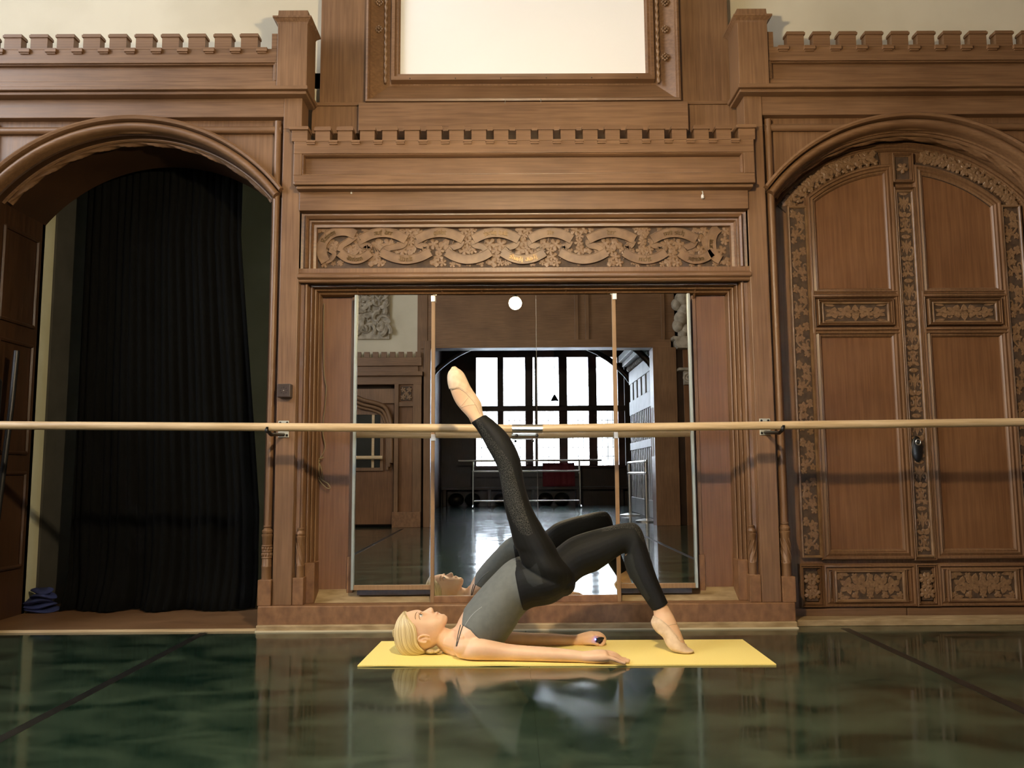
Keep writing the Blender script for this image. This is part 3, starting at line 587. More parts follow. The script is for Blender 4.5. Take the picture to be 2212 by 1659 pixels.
def framed(x0, x1, z0, z1, rib=RIB, sc=1.0, nm='panel_moulding'):
    return MB().sweep(rectp(x0, x1, z0, z1), [(n*sc, y) for n, y in rib], True).build(nm, WV, D, smooth=25)
# motif for the upright strips: paired scrolls, bud and leaves
def spiral(mb, cx, cz, r, turns, sgn, th0, rad):
    mb.tube([(cx+sgn*r*(1-i/26)*math.cos(th0+turns*2*PI*i/22), -.02, cz+r*(1-i/26)*math.sin(th0+turns*2*PI*i/22)) for i in range(23)], [rad*(1-i/40) for i in range(23)], 6)
def blade(mb, x0, z0, x1, z1, wd):
    a_ = np.array((x0, z0)); b_ = np.array((x1, z1)); d = b_-a_; nn = np.array((-d[1], d[0]))/np.linalg.norm(d)*wd
    pts = [a_, a_+d*.25+nn*.8, a_+d*.55+nn, a_+d*.8+nn*.6, b_, a_+d*.8-nn*.6, a_+d*.55-nn, a_+d*.25-nn*.8]
    vs = [(q[0], 0, q[1]) for q in pts]+[(q[0]*.92+.08*(x0+x1)/2, -.10, q[1]*.92+.08*(z0+z1)/2) for q in pts]; n = 8
    mb.add(vs, [tuple(range(n, 2*n))]+[(i, (i+1) % n, n+(i+1) % n, n+i) for i in range(n)])
def motif_a():
    mb = MB()
    for s in (-1, 1):
        spiral(mb, s*.26, .30, .20, .95, s, -1.2, .07); spiral(mb, s*.24, -.42, .18, .9, s, 1.2, .065)
        blade(mb, 0, -.1, s*.42, .02, .09); blade(mb, 0, -.62, s*.38, -.72, .09); blade(mb, s*.06, .34, s*.30, .72, .10); blade(mb, 0, -.15, s*.22, -.28, .06)
    blade(mb, 0, .1, 0, .74, .11); blade(mb, 0, -.75, 0, -.15, .08); mb.ell((0, -.04, .0), (.12, .08, .10), 10, 6); mb.ell((0, -.04, .86), (.3, .07, .09), 12, 6)
    return mb.mesh('scroll_motif', CARVE, smooth=50)
def motif_b():
    mb = MB()
    mb.tube([(.32*math.sin(PI*i/9-PI/2), -.03, -.8+1.6*i/18) for i in range(19)], .055, 6)
    for k, (x, z, r, a_) in enumerate(((.12, .45, .30, .4), (-.14, -.35, .30, 2.2), (-.25, .55, .2, 1.2), (.25, -.5, .2, 4), (.05, .05, .22, 3))):
        for j in range(5):
            t_ = a_+j*2*PI/5; blade(mb, x, z, x+r*math.cos(t_), z+r*.9*math.sin(t_), r*.33)
    for s in (-1, 1): spiral(mb, s*.3, s*.12, .14, .8, s, .4, .05)
    return mb.mesh('vine_motif', CARVE, smooth=50)
def motif_c():
    mb = MB()
    for s in (-1, 1):
        for (x, z, r) in ((.28, .05, .30), (.68, .0, .26)):
            for j in range(5): t_ = .6+j*2*PI/5; blade(mb, s*x, z, s*x+r*math.cos(t_)*s, z+r*math.sin(t_)*1.2, r*.36)
        spiral(mb, s*.48, -.22, .14, .9, s, .6, .05)
        blade(mb, s*.6, .35, s*.95, .42, .07); blade(mb, s*.6, -.35, s*.95, -.42, .07)
    blade(mb, 0, -.45, 0, .45, .13)
    return mb.mesh('leaf_motif', CARVE, smooth=50)
MA, MBm, MC = motif_a(), motif_b(), motif_c()
def strip(x0, x1, z0, z1, me, n, hw):
    wd, hh = x1-x0, (z1-z0)/n; mid = (x0+x1)/2
    st_ = MB().box(x0, x1, .117, .137, z0, z1).build('carved_strip', CARVEBG, D)
    MB().sweep(rectp(x0-.012, x1+.012, z0-.012, z1+.012), [(0, .137), (0, .104), (.008, .102), (.013, .108), (.014, .12)], True).build('strip_border', CARVE, D)
    for k in range(n):
        o = put(me.name, me, (mid, .117, z0+hh*(k+.5)), st_, wd*hw, 0, .045, hh*.56)
        if me is MBm and k % 2: o.scale.x *= -1
        for j in range(3 if me is MBm else 2):
            put('vine_leaf', LEAF3 if j else LEAF, (mid+(wd*.26*(1 if (j+k) % 2 else -1)), .1175, z0+hh*(k+.12+.38*j)), st_, wd*.24, k+j*1.3, .016)
    return st_
zT0, zB = zd(1222), zd(1208)
e = [xd(q) for q in (1698, 1722, 1758, 1791, 1918, 1962, 1996, 2040, 2162, 2195, 2230)]
zarc = lambda x, r: zcen+math.sqrt(max(r*r-(x-dxc)**2, .0001))
rin = RI-.135                                            # lower edge of the carved arch band
def ribs(path, sc, nm='upright_moulding', rev=False):
    return MB().sweep(path, [((-n if rev else n)*sc, y) for n, y in RIB], False).build(nm, WV, D, smooth=25)
wr = lambda a_, b_: (b_-a_)/.05
# outer edge moulding following the arch
oth = math.asin((zsp-zcen)/RI)
MB().sweep([(dxc+half-.002, zT0)]+arc(dxc, zcen, RI-.002, oth, PI-oth, 44)+[(dxc-half+.002, zT0)], [(n*1.05, y) for n, y in RIB]).build('door_edge_moulding', WV, D, smooth=25)
# main arched panels with their ribbed frames
for x0, x1 in ((e[2]+.006, e[5]-.014), (e[6]+.014, e[9]-.006)):
    xs = np.linspace(x1, x0, 14); zmid0 = zd(643)
    path = [(x0, zmid0), (x1, zmid0)]+[(x, zarc(x, rin)) for x in xs]
    MB().sweep(path, [(n*1.25, y) for n, y in RIB], True).build('arched_panel_moulding', WV, D, smooth=25)
    xi0, xi1 = x0+.06, x1-.06
    MB().prism([(xi0, zmid0+.05), (xi1, zmid0+.05)]+[(x, zarc(x, rin)-.055) for x in np.linspace(xi1, xi0, 12)], .126, .14).build('panel', WP, D)
    framed(x0, x1, zd(722), zd(627), sc=.72); framed(x0+.038, x1-.038, zd(703), zd(645), sc=.5)
    cx0, cx1 = x0+.075, x1-.075
    st_ = MB().box(cx0, cx1, .117, .137, zd(694), zd(656)).build('carved_tablet', CARVEBG, D); put('leaf_motif', MC, ((cx0+cx1)/2, .117, (zd(694)+zd(656))/2), st_, (cx1-cx0)*.52, 0, .05, (zd(656)-zd(694))*1.12); MB().sweep(rectp(cx0-.010, cx1+.010, zd(694)-.010, zd(656)+.010), [(0, .137), (0, .106), (.008, .104), (.012, .110), (.013, .12)], True).build('tablet_border', CARVE, D)
    framed(x0, x1, zd(1210), zd(706), sc=1.25)
    MB().box(x0+.058, x1-.058, .126, .14, zd(1204), zd(728)).build('panel', WP, D, bevel=.002)
    framed(x0, x1, zd(1312), zd(1218), sc=1.1); cx0, cx1 = x0+.075, x1-.075
    framed(x0+.052, x1-.052, zd(1302), zd(1230), sc=.35)
    st_ = MB().box(cx0, cx1, .110, .137, zd(1296), zd(1236)).build('carved_tablet', CARVEBG, D); put('leaf_motif', MC, ((cx0+cx1)/2, .110, (zd(1296)+zd(1236))/2), st_, (cx1-cx0)*.5, 0, .05, (zd(1236)-zd(1296))*1.1); MB().sweep(rectp(cx0-.012, cx1+.012, zd(1296)-.012, zd(1236)+.012), [(0, .137), (0, .100), (.010, .098), (.015, .104), (.016, .115)], True).build('tablet_border', CARVE, D)
    for k in range(10): put('vine_leaf', LEAF3 if k % 2 else LEAF, (cx0+(cx1-cx0)*(.05+.9*(k % 5)/4), .111, zd(1296)+(zd(1236)-zd(1296))*(.16 if k < 5 else .84)), st_, .024, k*.9, .018)
# side strips, central strip and their square bottom tablets
strip(e[1]+.002, e[2]-.002, zd(1200), zd(448), MBm, 9, 1.15); strip(e[9]+.002, e[9]+(e[2]-e[1])-.002, zd(1200), zd(448), MBm, 9, 1.15)
strip(e[5]+.004, e[6]-.004, zd(1200), zd(415), MA, 8, 1.12)
for x0, x1 in ((e[5]-.020, e[6]+.020),):
    framed(x0, x1, zd(1212), zd(404), sc=.42); framed(x0, x1, zd(395), zd(330), sc=.55)
    st_ = MB().box(e[5]+.006, e[6]-.006, .115, .137, zd(388), zd(338)).build('carved_tablet', CARVEBG, D); put('vine_leaf', LEAF, ((e[5]+e[6])/2, .115, zd(363)), st_, (e[6]-e[5])*.42, .3, .04)
for x0, x1 in ((e[1]-.03, e[2]+.012), (e[5]-.02, e[6]+.02), (e[9]-.012, e[10]+.03)):
    framed(x0, x1, zd(1312), zd(1218), sc=.62); st_ = MB().box(x0+.036, x1-.036, .110, .137, zd(1298), zd(1234)).build('carved_tablet', CARVEBG, D)
    for k, (ox, oz) in enumerate(((-.25, .25), (.25, .25), (-.25, -.25), (.25, -.25), (0, 0))): put('vine_leaf', LEAF, ((x0+x1)/2+ox*(x1-x0-.072), .110, (zd(1298)+zd(1234))/2+oz*(zd(1234)-zd(1298))), st_, .036, k*.7, .03)
for px in (1926, 2004): MB().tube([(X(px, 400, .1), .1, zd(1210)), (X(px, 400, .1), .1, zarc(X(px, 400, .1), RI-.03))], .006, 6)
# vine in the arch band
for sgn in (-1, 1):
    n = 13; band = MB(); a0 = .20 if sgn < 0 else .20
    for k in range(n):
        t_ = PI/2+sgn*(.17+.64*k/(n-1)); r = RI-.082
        x, z = dxc+r*math.cos(t_), zcen+r*math.sin(t_)
        if k == 0: hold = MB().sweep(arc(dxc, zcen, RI-.118, PI/2+sgn*.12, PI/2+sgn*.86, 16), [(0, .137), (0, .119), (-.078, .119), (-.078, .137)]).build('carved_arch_band', CARVEBG, D)
        put('vine_leaf', LEAF if k % 2 else LEAF3, (x+random.uniform(-.006, .006), .119, z), hold, .042, random.uniform(0, 6), .04)
        for q in (-1, 1): put('vine_leaf', LEAF3, (x+.03*math.cos(t_)*q+.02, .119, z+.03*math.sin(t_)*q), hold, .022, random.uniform(0, 6), .035)
# rail and iron escutcheon
bx('bottom_rail', WH, D, dxc-half+.002, xsplit-.002, .112, .14, zd(1334), zd(1314)); bx('bottom_rail', WH, D, xsplit+.002, dxc+half-.002, .112, .14, zd(1334), zd(1314))
ex, ez = X(1981, 970, yd), Z(1981, 970, yd)
es = MB().ell((ex, .104, ez), (.032, .010, .075), 16, 12).build('escutcheon', IRON, D, smooth=True)
kx, kz = X(1983, 955, yd-.01), Z(1983, 955, yd-.01)
MB().tube([(kx+.014*math.cos(2*PI*i/12), .092, kz+.016*math.sin(2*PI*i/12)) for i in range(12)], .004, 6, True).build('ring', STEEL, es, smooth=True)
MB().ell((kx, .094, kz), (.008, .006, .009), 8, 6).build('keyhole_boss', BLACKP, es, smooth=True)
D.location.y += .105
# ================================================================== mirrors in the niche
YM, YS = .085, .115
def mirror(name, label, x0, x1, z0, z1, y, panes, stl, str_, bot, sm, bm_):
    T = thing(name, label, 'mirror', ((x0+x1)/2, y, z0))
    MB().box(x0+.004, x1-.004, y+.006, y+.022, z0+.004, z1-.002).build('backing_board', WD, T)
    xs = [x0+stl]+panes+[x1-str_]
    for a_, b_ in zip(xs, xs[1:]): MB().box(a_+.0012, b_-.0012, y, y+.005, z0+bot, z1).build('mirror_pane', MIRR, T)
    MB().box(x0, x0+stl, y-.012, y+.024, z0, z1).build('stile', sm, T, bevel=.002); MB().box(x1-str_, x1, y-.012, y+.024, z0, z1).build('stile', sm if name != 'wall_mirror_' else sm, T, bevel=.002)
    MB().box(x0+stl, x1-str_, y-.012, y+.024, z0, z0+bot).build('bottom_rail', bm_, T, bevel=.002); return T
WFR = wood('pine_strip', (.22, .13, .062), (.33, .20, .10), 'z', .5)
mx0, mx1 = X(931, 1000, YM), X(1336, 1000, YM)
MT = mirror('wall_mirror', 'large double-pane mirror in a pine frame standing behind the raised leg', mx0, mx1, ZP, Z(1130, 637, YM), YM, [X(1160, 900, YM)], .021, .021, .036, WFR, WB)
for px, py in ((935, 645), (1327, 640), (935, 945), (1330, 940)):
    q = onY(px, py, YM-.016); MB().box(q.x-.010, q.x+.014, YM-.018, YM-.012, q.z-.018, q.z+.018).build('mirror_clip', STEEL, MT, bevel=.002)
sl0, sl1 = X(762, 1000, YS), mx0-.0; sr0, sr1 = mx1, X(1500, 1000, YS)
zs_ = Z(850, 1274, YS); zst = Z(1106, 636, YS)
xa = X(931, 1000, YS)+.03; xb = X(1336, 1000, YS)-.03
ML = mirror('wall_mirror', 'narrow mirror with a tarnished edge strip beside the hanging cord', sl0, xa, zs_, zst, YS, [], .016, .02, .026, ZINC, WFR)
MR = mirror('wall_mirror', 'narrow mirror behind the bent knee of the exercising woman', xb, sr1, zs_, zst, YS, [], .02, .016, .026, ZINC, WFR)
for T in (ML, MR):
    a_ = (sl0, xa) if T is ML else (xb, sr1)
    MB().box(a_[0]+.03, a_[1]-.03, YS+.02, .212, zs_-.03, zs_+.02).build('wall_batten', WD, T); MB().box(a_[0]+.03, a_[1]-.03, YS+.02, .212, zst-.06, zst-.02).build('wall_batten', WD, T)
# ================================================================== barre
yb = -.27
BR = thing('ballet_barre', 'long pale wooden ballet barre fixed across the panelled wall', 'barre', onY(1138, 926, yb))
jl, jm, jr = onY(-60, 918.5, yb), onY(1138, 926, yb), onY(2280, 911, yb)
for nm, a_, b_ in (('wooden_rail', jl, jm-Vector((.006, 0, 0))), ('wooden_rail', jm+Vector((.006, 0, 0)), jr)):
    MB().tube([a_, a_.lerp(b_, .5), b_], .0215, 20).build(nm, BARW, BR, smooth=60)
s0, s1 = onY(1106, 926, yb), onY(1172, 926, yb)
sl = MB().tube([s0, s1], .0225, 20).build('steel_sleeve', STEEL, BR, smooth=60)
MB().box(s0.x+.004, s1.x-.035, yb-.003, yb+.003, s0.z-.028, s0.z-.018).build('clamp_flange', STEEL, sl, bevel=.001)
for px in (1116, 1160):
    q = onY(px, 941, yb-.01); MB().ell(q, (.008, .010, .008), 10, 8).build('knob', BLACKP, sl, smooth=True)
for px, py in ((613, 927), (1652, 922)):
    q = onY(px, py, yF); br = MB().box(q.x-.030, q.x+.030, yF-.006, yF, q.z-.046, q.z+.046).build('bracket_plate', PLATE, BR, bevel=.006)
    for sx in (-1, 1):
        for sz in (-1, 1): MB().ell((q.x+sx*.019, yF-.006, q.z+sz*.034), (.007, .004, .007), 10, 6).build('screw', IRON, br, smooth=True)
    zz = jl.lerp(jm, (q.x-jl.x)/(jm.x-jl.x)).z if px < 1000 else jm.lerp(jr, (q.x-jm.x)/(jr.x-jm.x)).z
    MB().tube([(q.x, yF-.006, q.z-.03), (q.x, yb+.05, zz-.036), (q.x, yb, zz-.024)], .010, 10).build('bracket_arm', IRON, br, smooth=60)
    MB().tube([(q.x+.03*math.cos(t_)*0+.0, yb+.024*math.cos(t_), zz+.024*math.sin(t_)) for t_ in [PI*1.0+PI*i/10 for i in range(11)]], .006, 8).build('cradle', IRON, br, smooth=60)
    MB().ell((q.x-.004, yb-.02, zz-.018), (.010, .009, .014), 10, 8).build('clamp_knob', BLACKP, br, smooth=True)
# ================================================================== small fittings on the wall
q0, q1 = onY(599, 829, -.03), onY(627, 858, -.03)
SK = MB().box(q0.x, q1.x, -.032, yF, q1.z, q0.z).build('socket_box', BROWNP, bevel=.004); tag(SK, 'brown square box with small holes on the pilaster above the barre', 'socket')
cx_, cz_ = (q0.x+q1.x)/2, (q0.z+q1.z)/2
for k in range(8):
    a_ = 2*PI*k/8; MB().ell((cx_+.018*math.cos(a_), -.033, cz_+.018*math.sin(a_)), (.0026, .0015, .0026), 6, 4).build('hole', BLACKP, SK)
MB().ell((cx_, -.033, cz_), (.003, .0015, .003), 6, 4).build('centre_screw', PLATE, SK)
px_ = [(700, 655), (699, 720), (700, 800), (703, 825), (705, 838), (703, 870), (699, 905), (697, 932), (702, 960), (700, 975), (690, 992), (686, 995)]
yk = .185
cb_ = MB().tube([Vector((p.x, yk-.0, p.z)) for p in [onY(a_, b_, yk) for a_, b_ in [tuple(v) for v in crom(px_, 5)]]], .0035, 6)
CD = thing('hanging_cord', 'twisted brown cord hanging in a tied loop beside the narrow mirror', 'cord', onY(690, 1050, yk))
cb_.build('cord_strand', CORD, CD, smooth=True)
for lp in ([(686, 995), (681, 1008), (684, 1022), (692, 1040), (706, 1054), (714, 1054), (708, 1044), (696, 1036), (690, 1020), (690, 1005), (688, 996)], [(688, 996), (694, 1010), (697, 1024), (698, 1036), (688, 1030), (682, 1015), (684, 1000)], [(686, 993), (700, 988)]):
    MB().tube([Vector((p.x, yk-.008, p.z)) for p in [onY(a_, b_, yk) for a_, b_ in [tuple(v) for v in crom(lp, 4)]]], .0038, 6).build('cord_loop', CORD, CD, smooth=True)
MB().ell(onY(687, 996, yk-.006), (.012, .010, .010), 10, 6).build('cord_knot', CORD, CD, smooth=True)
q = onY(1517, 420, -.005); o = MB().tube([(q.x, .0, q.z+.018), (q.x, -.012, q.z+.016), (q.x+.002, -.014, q.z)], .003, 6).lathe(q.x, -.012, [(.003, q.z), (.008, q.z-.008), (.009, q.z-.024), (.004, q.z-.027)], 10).build('cup_hook', PAPER, smooth=60)
tag(o, 'small white cup hook screwed to the oak band above the frieze', 'hook')
q = onY(759, 417, -.003); o = MB().ell((q.x, -.003, q.z), (.006, .006, .006), 8, 6).build('push_pin', PAPER, smooth=True); tag(o, 'tiny white pin pushed into the oak band above the frieze', 'pin')
# ================================================================== alcove: curtain, blue cloth, black case and pole
yc0 = .68
def curtain():
    mb = MB(); nx, nz = 150, 40; a_ = []; zt_ = 3.05
    for j in range(nz+1):
        f = j/nz; z = .018+(zt_-.018)*f
        xl = X(142, 1300, yc0); xr_ = X(556, 1200, yc0)+(X(524, 415, yc0)-X(556, 1200, yc0))*min(1, max(0, (z-.6)/1.75))
        for i in range(nx+1):
            g = i/nx; x = xl+(xr_-xl)*g
            amp = .012+.014*(1-f)
            a_.append((x, yc0-.08*max(0, 1-z/.3)**2+amp*math.sin(g*34+1.8*math.sin(f*2.2+g*5))+.012*math.sin(g*131+f)+(.05*max(0, .12-f)/.12*math.sin(g*21)), z))
    fs = [(j*(nx+1)+i, j*(nx+1)+i+1, (j+1)*(nx+1)+i+1, (j+1)*(nx+1)+i) for j in range(nz) for i in range(nx)]
    mb.add(a_, fs); o = mb.build('curtain', CURT, smooth=True); md = o.modifiers.new('cloth', 'SOLIDIFY'); md.thickness = .006; return o
tag(curtain(), 'heavy black floor length curtain hanging in the archway', 'curtain')
o = MB().tube([(-2.90, yc0, 3.09), (-1.28, yc0, 3.09)], .016, 10).build('curtain_rail', IRON, smooth=60); tag(o, 'dark rail carrying the black curtain inside the alcove', 'rail')
def heap(name, mat, cx, cy, rx, ry, h, seed):
    rnd = random.Random(seed); mb = MB(); n, m_ = 40, 10; rs = []
    for j in range(m_+1):
        f = j/m_; z = .003+h*math.sin(f*PI/2); k = math.cos(f*PI/2)**.7
        rs.append([(cx+rx*k*math.cos(2*PI*i/n)*(1+.1*math.sin(5*i/n*2*PI+4*f)), cy+ry*k*math.sin(2*PI*i/n)*(1+.1*math.sin(3*i/n*2*PI)), z*(1+.16*math.sin(7*i/n*2*PI+6*f))) for i in range(n)])
    return mb.rings(rs).build(name, mat, smooth=True)
mb = MB(); rnd = random.Random(8)
for k in range(5):
    z = .022+.028*k; rs = []; n = 44; ox, oy = rnd.uniform(-.02, .02), rnd.uniform(-.015, .015); rx, ry = .115-.012*k, .075-.006*k
    for f in (0, .25, .5, .75, 1):
        kk = math.sin(PI*(.08+.84*f))**.5; rs.append([(-2.845+ox+rx*kk*math.cos(2*PI*i/n)*(1+.06*math.sin(3*2*PI*i/n+k)), .615+oy+ry*kk*math.sin(2*PI*i/n), max(.0105, z+.030*(f-.5)+.010*math.sin(2*2*PI*i/n+k*1.7))) for i in range(n)])
    mb.rings(rs)
o = mb.build('folded_cloth', BLUE, smooth=50); tag(o, 'crumpled dark blue cloth folded on the alcove floor', 'cloth')
xw_ = XC-(2*uc-uj)
q = onY(6, 870, .02); CA = thing('instrument_case', 'black hard case standing against the left pilaster', 'case', (q.x, -.05, 0))
MB().box(q.x-.16, q.x+.012, -.13, .0, .004, Z(6, 815, -.05)).build('shell', BLACKP, CA, bevel=.02); MB().box(q.x-.15, q.x+.02, -.136, -.126, Z(6, 812, -.05)-.03, Z(6, 812, -.05)-.018).build('clasp', PLATE, CA, bevel=.002)
p0, p1 = onY(36, 758, .16), onY(14, 985, .12)
o = MB().tube([p0, p0.lerp(p1, .5), Vector((p1.x-.05, .09, .012))], .016, 10).build('black_pole', BLACKP, smooth=60); tag(o, 'slim black pole leaning in the left archway', 'pole')
# ================================================================== yoga mat
def mat_():
    c = [onZ(772, 1441), onZ(1677, 1438), onZ(1604, 1384), onZ(824, 1388)]; mb = MB(); nx, ny = 90, 14; top = []; bot = []
    for j in range(ny+1):
        for i in range(nx+1):
            p = c[0].lerp(c[1], i/nx).lerp(c[3].lerp(c[2], i/nx), j/ny)
            g = 1-j/ny; h = .0016*max(0, math.sin(i/nx*23))*g**3*(1 if i/nx < .45 else 0)
            top.append((p.x, p.y, .0068+h)); bot.append((p.x, p.y, .0008+h))
    k = len(top); nn = nx+1; fs = [(j*nn+i, j*nn+i+1, (j+1)*nn+i+1, (j+1)*nn+i) for j in range(ny) for i in range(nx)]
    fs += [tuple(k+v for v in reversed(f)) for f in fs]
    ed = [i for i in range(nn)]+[j*nn+nx for j in range(1, ny+1)]+[ny*nn+i for i in range(nx-1, -1, -1)]+[j*nn for j in range(ny-1, 0, -1)]
    fs += [(a_, k+a_, k+b_, b_) for a_, b_ in zip(ed, ed[1:]+ed[:1])]
    return mb.add(top+bot, fs).build('yoga_mat', MATY, smooth=40)
tag(mat_(), 'thin yellow foam exercise mat spread on the dark floor', 'mat')
# ================================================================== the woman on the mat
def stn(rows, k=5): return crom(rows, k)                # rows: upper px, lower px, y of the ring, half depth
def loft(mb, rows, n=26, inf=0.0, k=5, end=(1, 1), sq=2.0):
    R_ = stn(rows, k); rs = []
    for r in R_:
        a_ = onY(r[0], r[1], r[4]); b_ = onY(r[2], r[3], r[4]); c = (a_+b_)/2; u_ = (a_-b_)/2; L_ = u_.length; u_ = u_*((L_+inf)/max(L_, 1e-5)); hb = max(r[5]+inf, .002)
        ring = []
        for j in range(n):
            t_ = 2*PI*j/n; ct, st_ = math.cos(t_), math.sin(t_); e_ = 2/sq
            ring.append(c+u_*math.copysign(abs(ct)**e_, ct)+Vector((0, hb, 0))*math.copysign(abs(st_)**e_, st_))
        rs.append(ring)
    for at_, sgn in ((0, 0), (-1, 1)):                   # rounded ends
        if end[sgn]:
            r0 = rs[at_]; c0 = sum(r0, Vector())/n; r1 = rs[1 if at_ == 0 else -2]; d = c0-sum(r1, Vector())/n
            d = d.normalized()*min((r0[0]-c0).length, (r0[n//4]-c0).length)*end[sgn]
            ex = [[c0+(p-c0)*.82+d*.5 for p in r0], [c0+(p-c0)*.4+d*.85 for p in r0]]
            if at_ == 0: rs = [ex[1], ex[0]]+rs
            else: rs = rs+ex
    mb.rings(rs); return mb
def limb(mb, pts, rad, n=14, k=4):                       # tube through world points with radii, rounded ends
    rows = crom([list(p)+[r] for p, r in zip(pts, rad)], k); P = [Vector(r[:3]) for r in rows]; Rr = [float(r[3]) for r in rows]
    mb.tube(P, Rr, n); mb.ell(P[0], (Rr[0],)*3, n, 8); mb.ell(P[-1], (Rr[-1],)*3, n, 8); return mb
def voxel(mb, name, vs, smooth=4, zmin=None):
    me = mb.mesh('tmp', None); o = bpy.data.objects.new('tmp', me); COL.objects.link(o)
    md = o.modifiers.new('r', 'REMESH'); md.mode = 'VOXEL'; md.voxel_size = vs; md.use_smooth_shade = True
    if smooth: ms = o.modifiers.new('s', 'SMOOTH'); ms.factor = .5; ms.iterations = smooth
    dg = bpy.context.evaluated_depsgraph_get(); out = bpy.data.meshes.new_from_object(o.evaluated_get(dg)); out.name = name
    bpy.data.objects.remove(o); bpy.data.meshes.remove(me)
    if zmin is not None:
        co = np.empty(len(out.vertices)*3); out.vertices.foreach_get('co', co); co = co.reshape(-1, 3); co[:, 2] = np.maximum(co[:, 2], zmin); out.vertices.foreach_set('co', co.ravel()); out.update()
    return out
PX0 = Vector((XC-.1, -.6, .0068))
PE = thing('person', 'woman in grey top and black leggings holding a one-leg bridge on the yellow mat', 'person', PX0)
def part(me, name, mat, parent=PE):
    co = np.empty(len(me.vertices)*3); me.vertices.foreach_get('co', co); co = co.reshape(-1, 3)-np.array(WLOC[parent]); me.vertices.foreach_set('co', co.ravel())
    me.materials.clear(); me.materials.append(mat); me.update(); return place(name, me, WLOC[parent], parent)
yA = -.60                                                # body axis
TOR = [(966, 1357, 946, 1398, yA, .050), (974, 1359, 958, 1408, yA, .053), (984, 1353, 972, 1415, yA, .085), (993, 1335, 990, 1420, yA, .135), (1006, 1314, 1030, 1419, yA, .155), (1030, 1284, 1074, 1399, yA, .150), (1062, 1249, 1104, 1363, yA, .138), (1094, 1218, 1127, 1327, yA, .125), (1118, 1207, 1150, 1306, yA, .145), (1142, 1212, 1190, 1298, yA, .165), (1172, 1222, 1226, 1274, yA, .150)]
yN, yFa = -.69, -.51
LEGN = [(1142, 1235, 1228, 1268, yN+.01, .080), (1131, 1218, 1232, 1236, yN, .088), (1121, 1190, 1207, 1202, yN, .082), (1114, 1178, 1193, 1174, yN-.005, .078), (1105, 1142, 1169, 1138, yN-.01, .068), (1093, 1094, 1144, 1092, yN-.01, .056), (1085, 1045, 1131, 1048, yN-.01, .049), (1080, 1018, 1126, 1020, yN-.01, .049), (1071, 995, 1120, 990, yN-.01, .051), (1058, 972, 1108, 962, yN-.01, .050), (1046, 949, 1091, 936, yN-.01, .044), (1032, 926, 1066, 912, yN-.01, .036), (1020, 912, 1046, 897, yN-.01, .030)]
FOOTN = [(1020, 912, 1044, 899, yN-.01, .030), (1006, 896, 1040, 886, yN-.01, .031), (995, 884, 1038, 872, yN-.01, .032), (985, 871, 1030, 858, yN-.01, .033), (978, 857, 1021, 846, yN-.01, .036), (973, 843, 1013, 833, yN-.01, .039), (969, 828, 1007, 820, yN-.01, .039), (968, 814, 1001, 808, yN-.01, .034), (970, 805, 995, 801, yN-.01, .028), (973, 800, 990, 797.5, yN-.01, .019)]
LEGF = [(1176, 1212, 1212, 1268, yFa-.01, .085), (1205, 1185, 1234, 1262, yFa, .085), (1234, 1164, 1258, 1243, yFa, .080), (1274, 1150, 1293, 1228, yFa, .074), (1315, 1140, 1327, 1204, yFa, .066), (1345, 1133, 1347, 1192, yFa, .058), (1371, 1133, 1353, 1196, yFa-.005, .053), (1385, 1149, 1350, 1200, yFa-.01, .052), (1393, 1176, 1351, 1212, yFa-.015, .051), (1402, 1206, 1357, 1234, yFa-.02, .052), (1414, 1242, 1370, 1256, yFa-.03, .049), (1426, 1272, 1388, 1283, yFa-.04, .040), (1440, 1303, 1412, 1318, yFa-.05, .031)]
yT = -.70
FOOTF = [(1438, 1301, 1411, 1317, yFa-.05, .031), (1447, 1316, 1412, 1331, yFa-.06, .032), (1455, 1330, 1408, 1345, -.59, .033), (1464, 1350, 1418, 1363, -.60, .035), (1471, 1366, 1433, 1376, -.61, .038), (1477, 1382, 1442, 1394, -.62, .041), (1482, 1395, 1452, 1404, -.625, .042), (1489, 1401, 1468, 1409, -.63, .038), (1494, 1404, 1484, 1410, -.635, .028), (1497, 1406, 1493, 1409, -.635, .014)]
yS = -.755
ARMN = [(1004, 1386, 992, 1421, yS+.03, .045), (1022, 1380, 1014, 1425, yS, .046), (1048, 1381, 1046, 1426, yS-.01, .044), (1099, 1391, 1099, 1427, yS-.015, .040), (1140, 1395, 1140, 1428, yS-.02, .038), (1170, 1397, 1170, 1428, yS-.03, .039), (1205, 1400, 1205, 1429, yS-.045, .035), (1240, 1404, 1240, 1430, yS-.055, .029), (1258, 1407, 1258, 1431, yS-.06, .027)]
yG = -.445
ARMF = [(1010, 1376, 1010, 1408, yG-.03, .042), (1050, 1366, 1050, 1400, yG, .044), (1094, 1364, 1094, 1398, yG+.02, .041), (1144, 1367, 1144, 1398, yG+.02, .038), (1190, 1368, 1190, 1397, yG+.02, .036), (1225, 1371, 1225, 1397, yG+.02, .029), (1248, 1371, 1248, 1396, yG+.02, .027)]
HEAD = [(853, 1365, 853, 1372, yA, .008), (857, 1347, 857, 1392, yA, .043), (865, 1333, 865, 1405, yA, .060), (876, 1324, 876, 1412, yA, .070), (890, 1319, 890, 1414, yA, .075), (903, 1317.5, 903, 1413, yA, .074), (912, 1321.5, 914, 1408, yA, .072), (921, 1323, 926, 1402, yA, .069), (931, 1324, 938, 1397, yA, .064), (940, 1323.5, 946, 1388, yA, .057), (948, 1326, 951, 1376, yA, .050), (956, 1327, 957, 1364, yA, .041), (962, 1331, 961, 1352, yA, .028)]
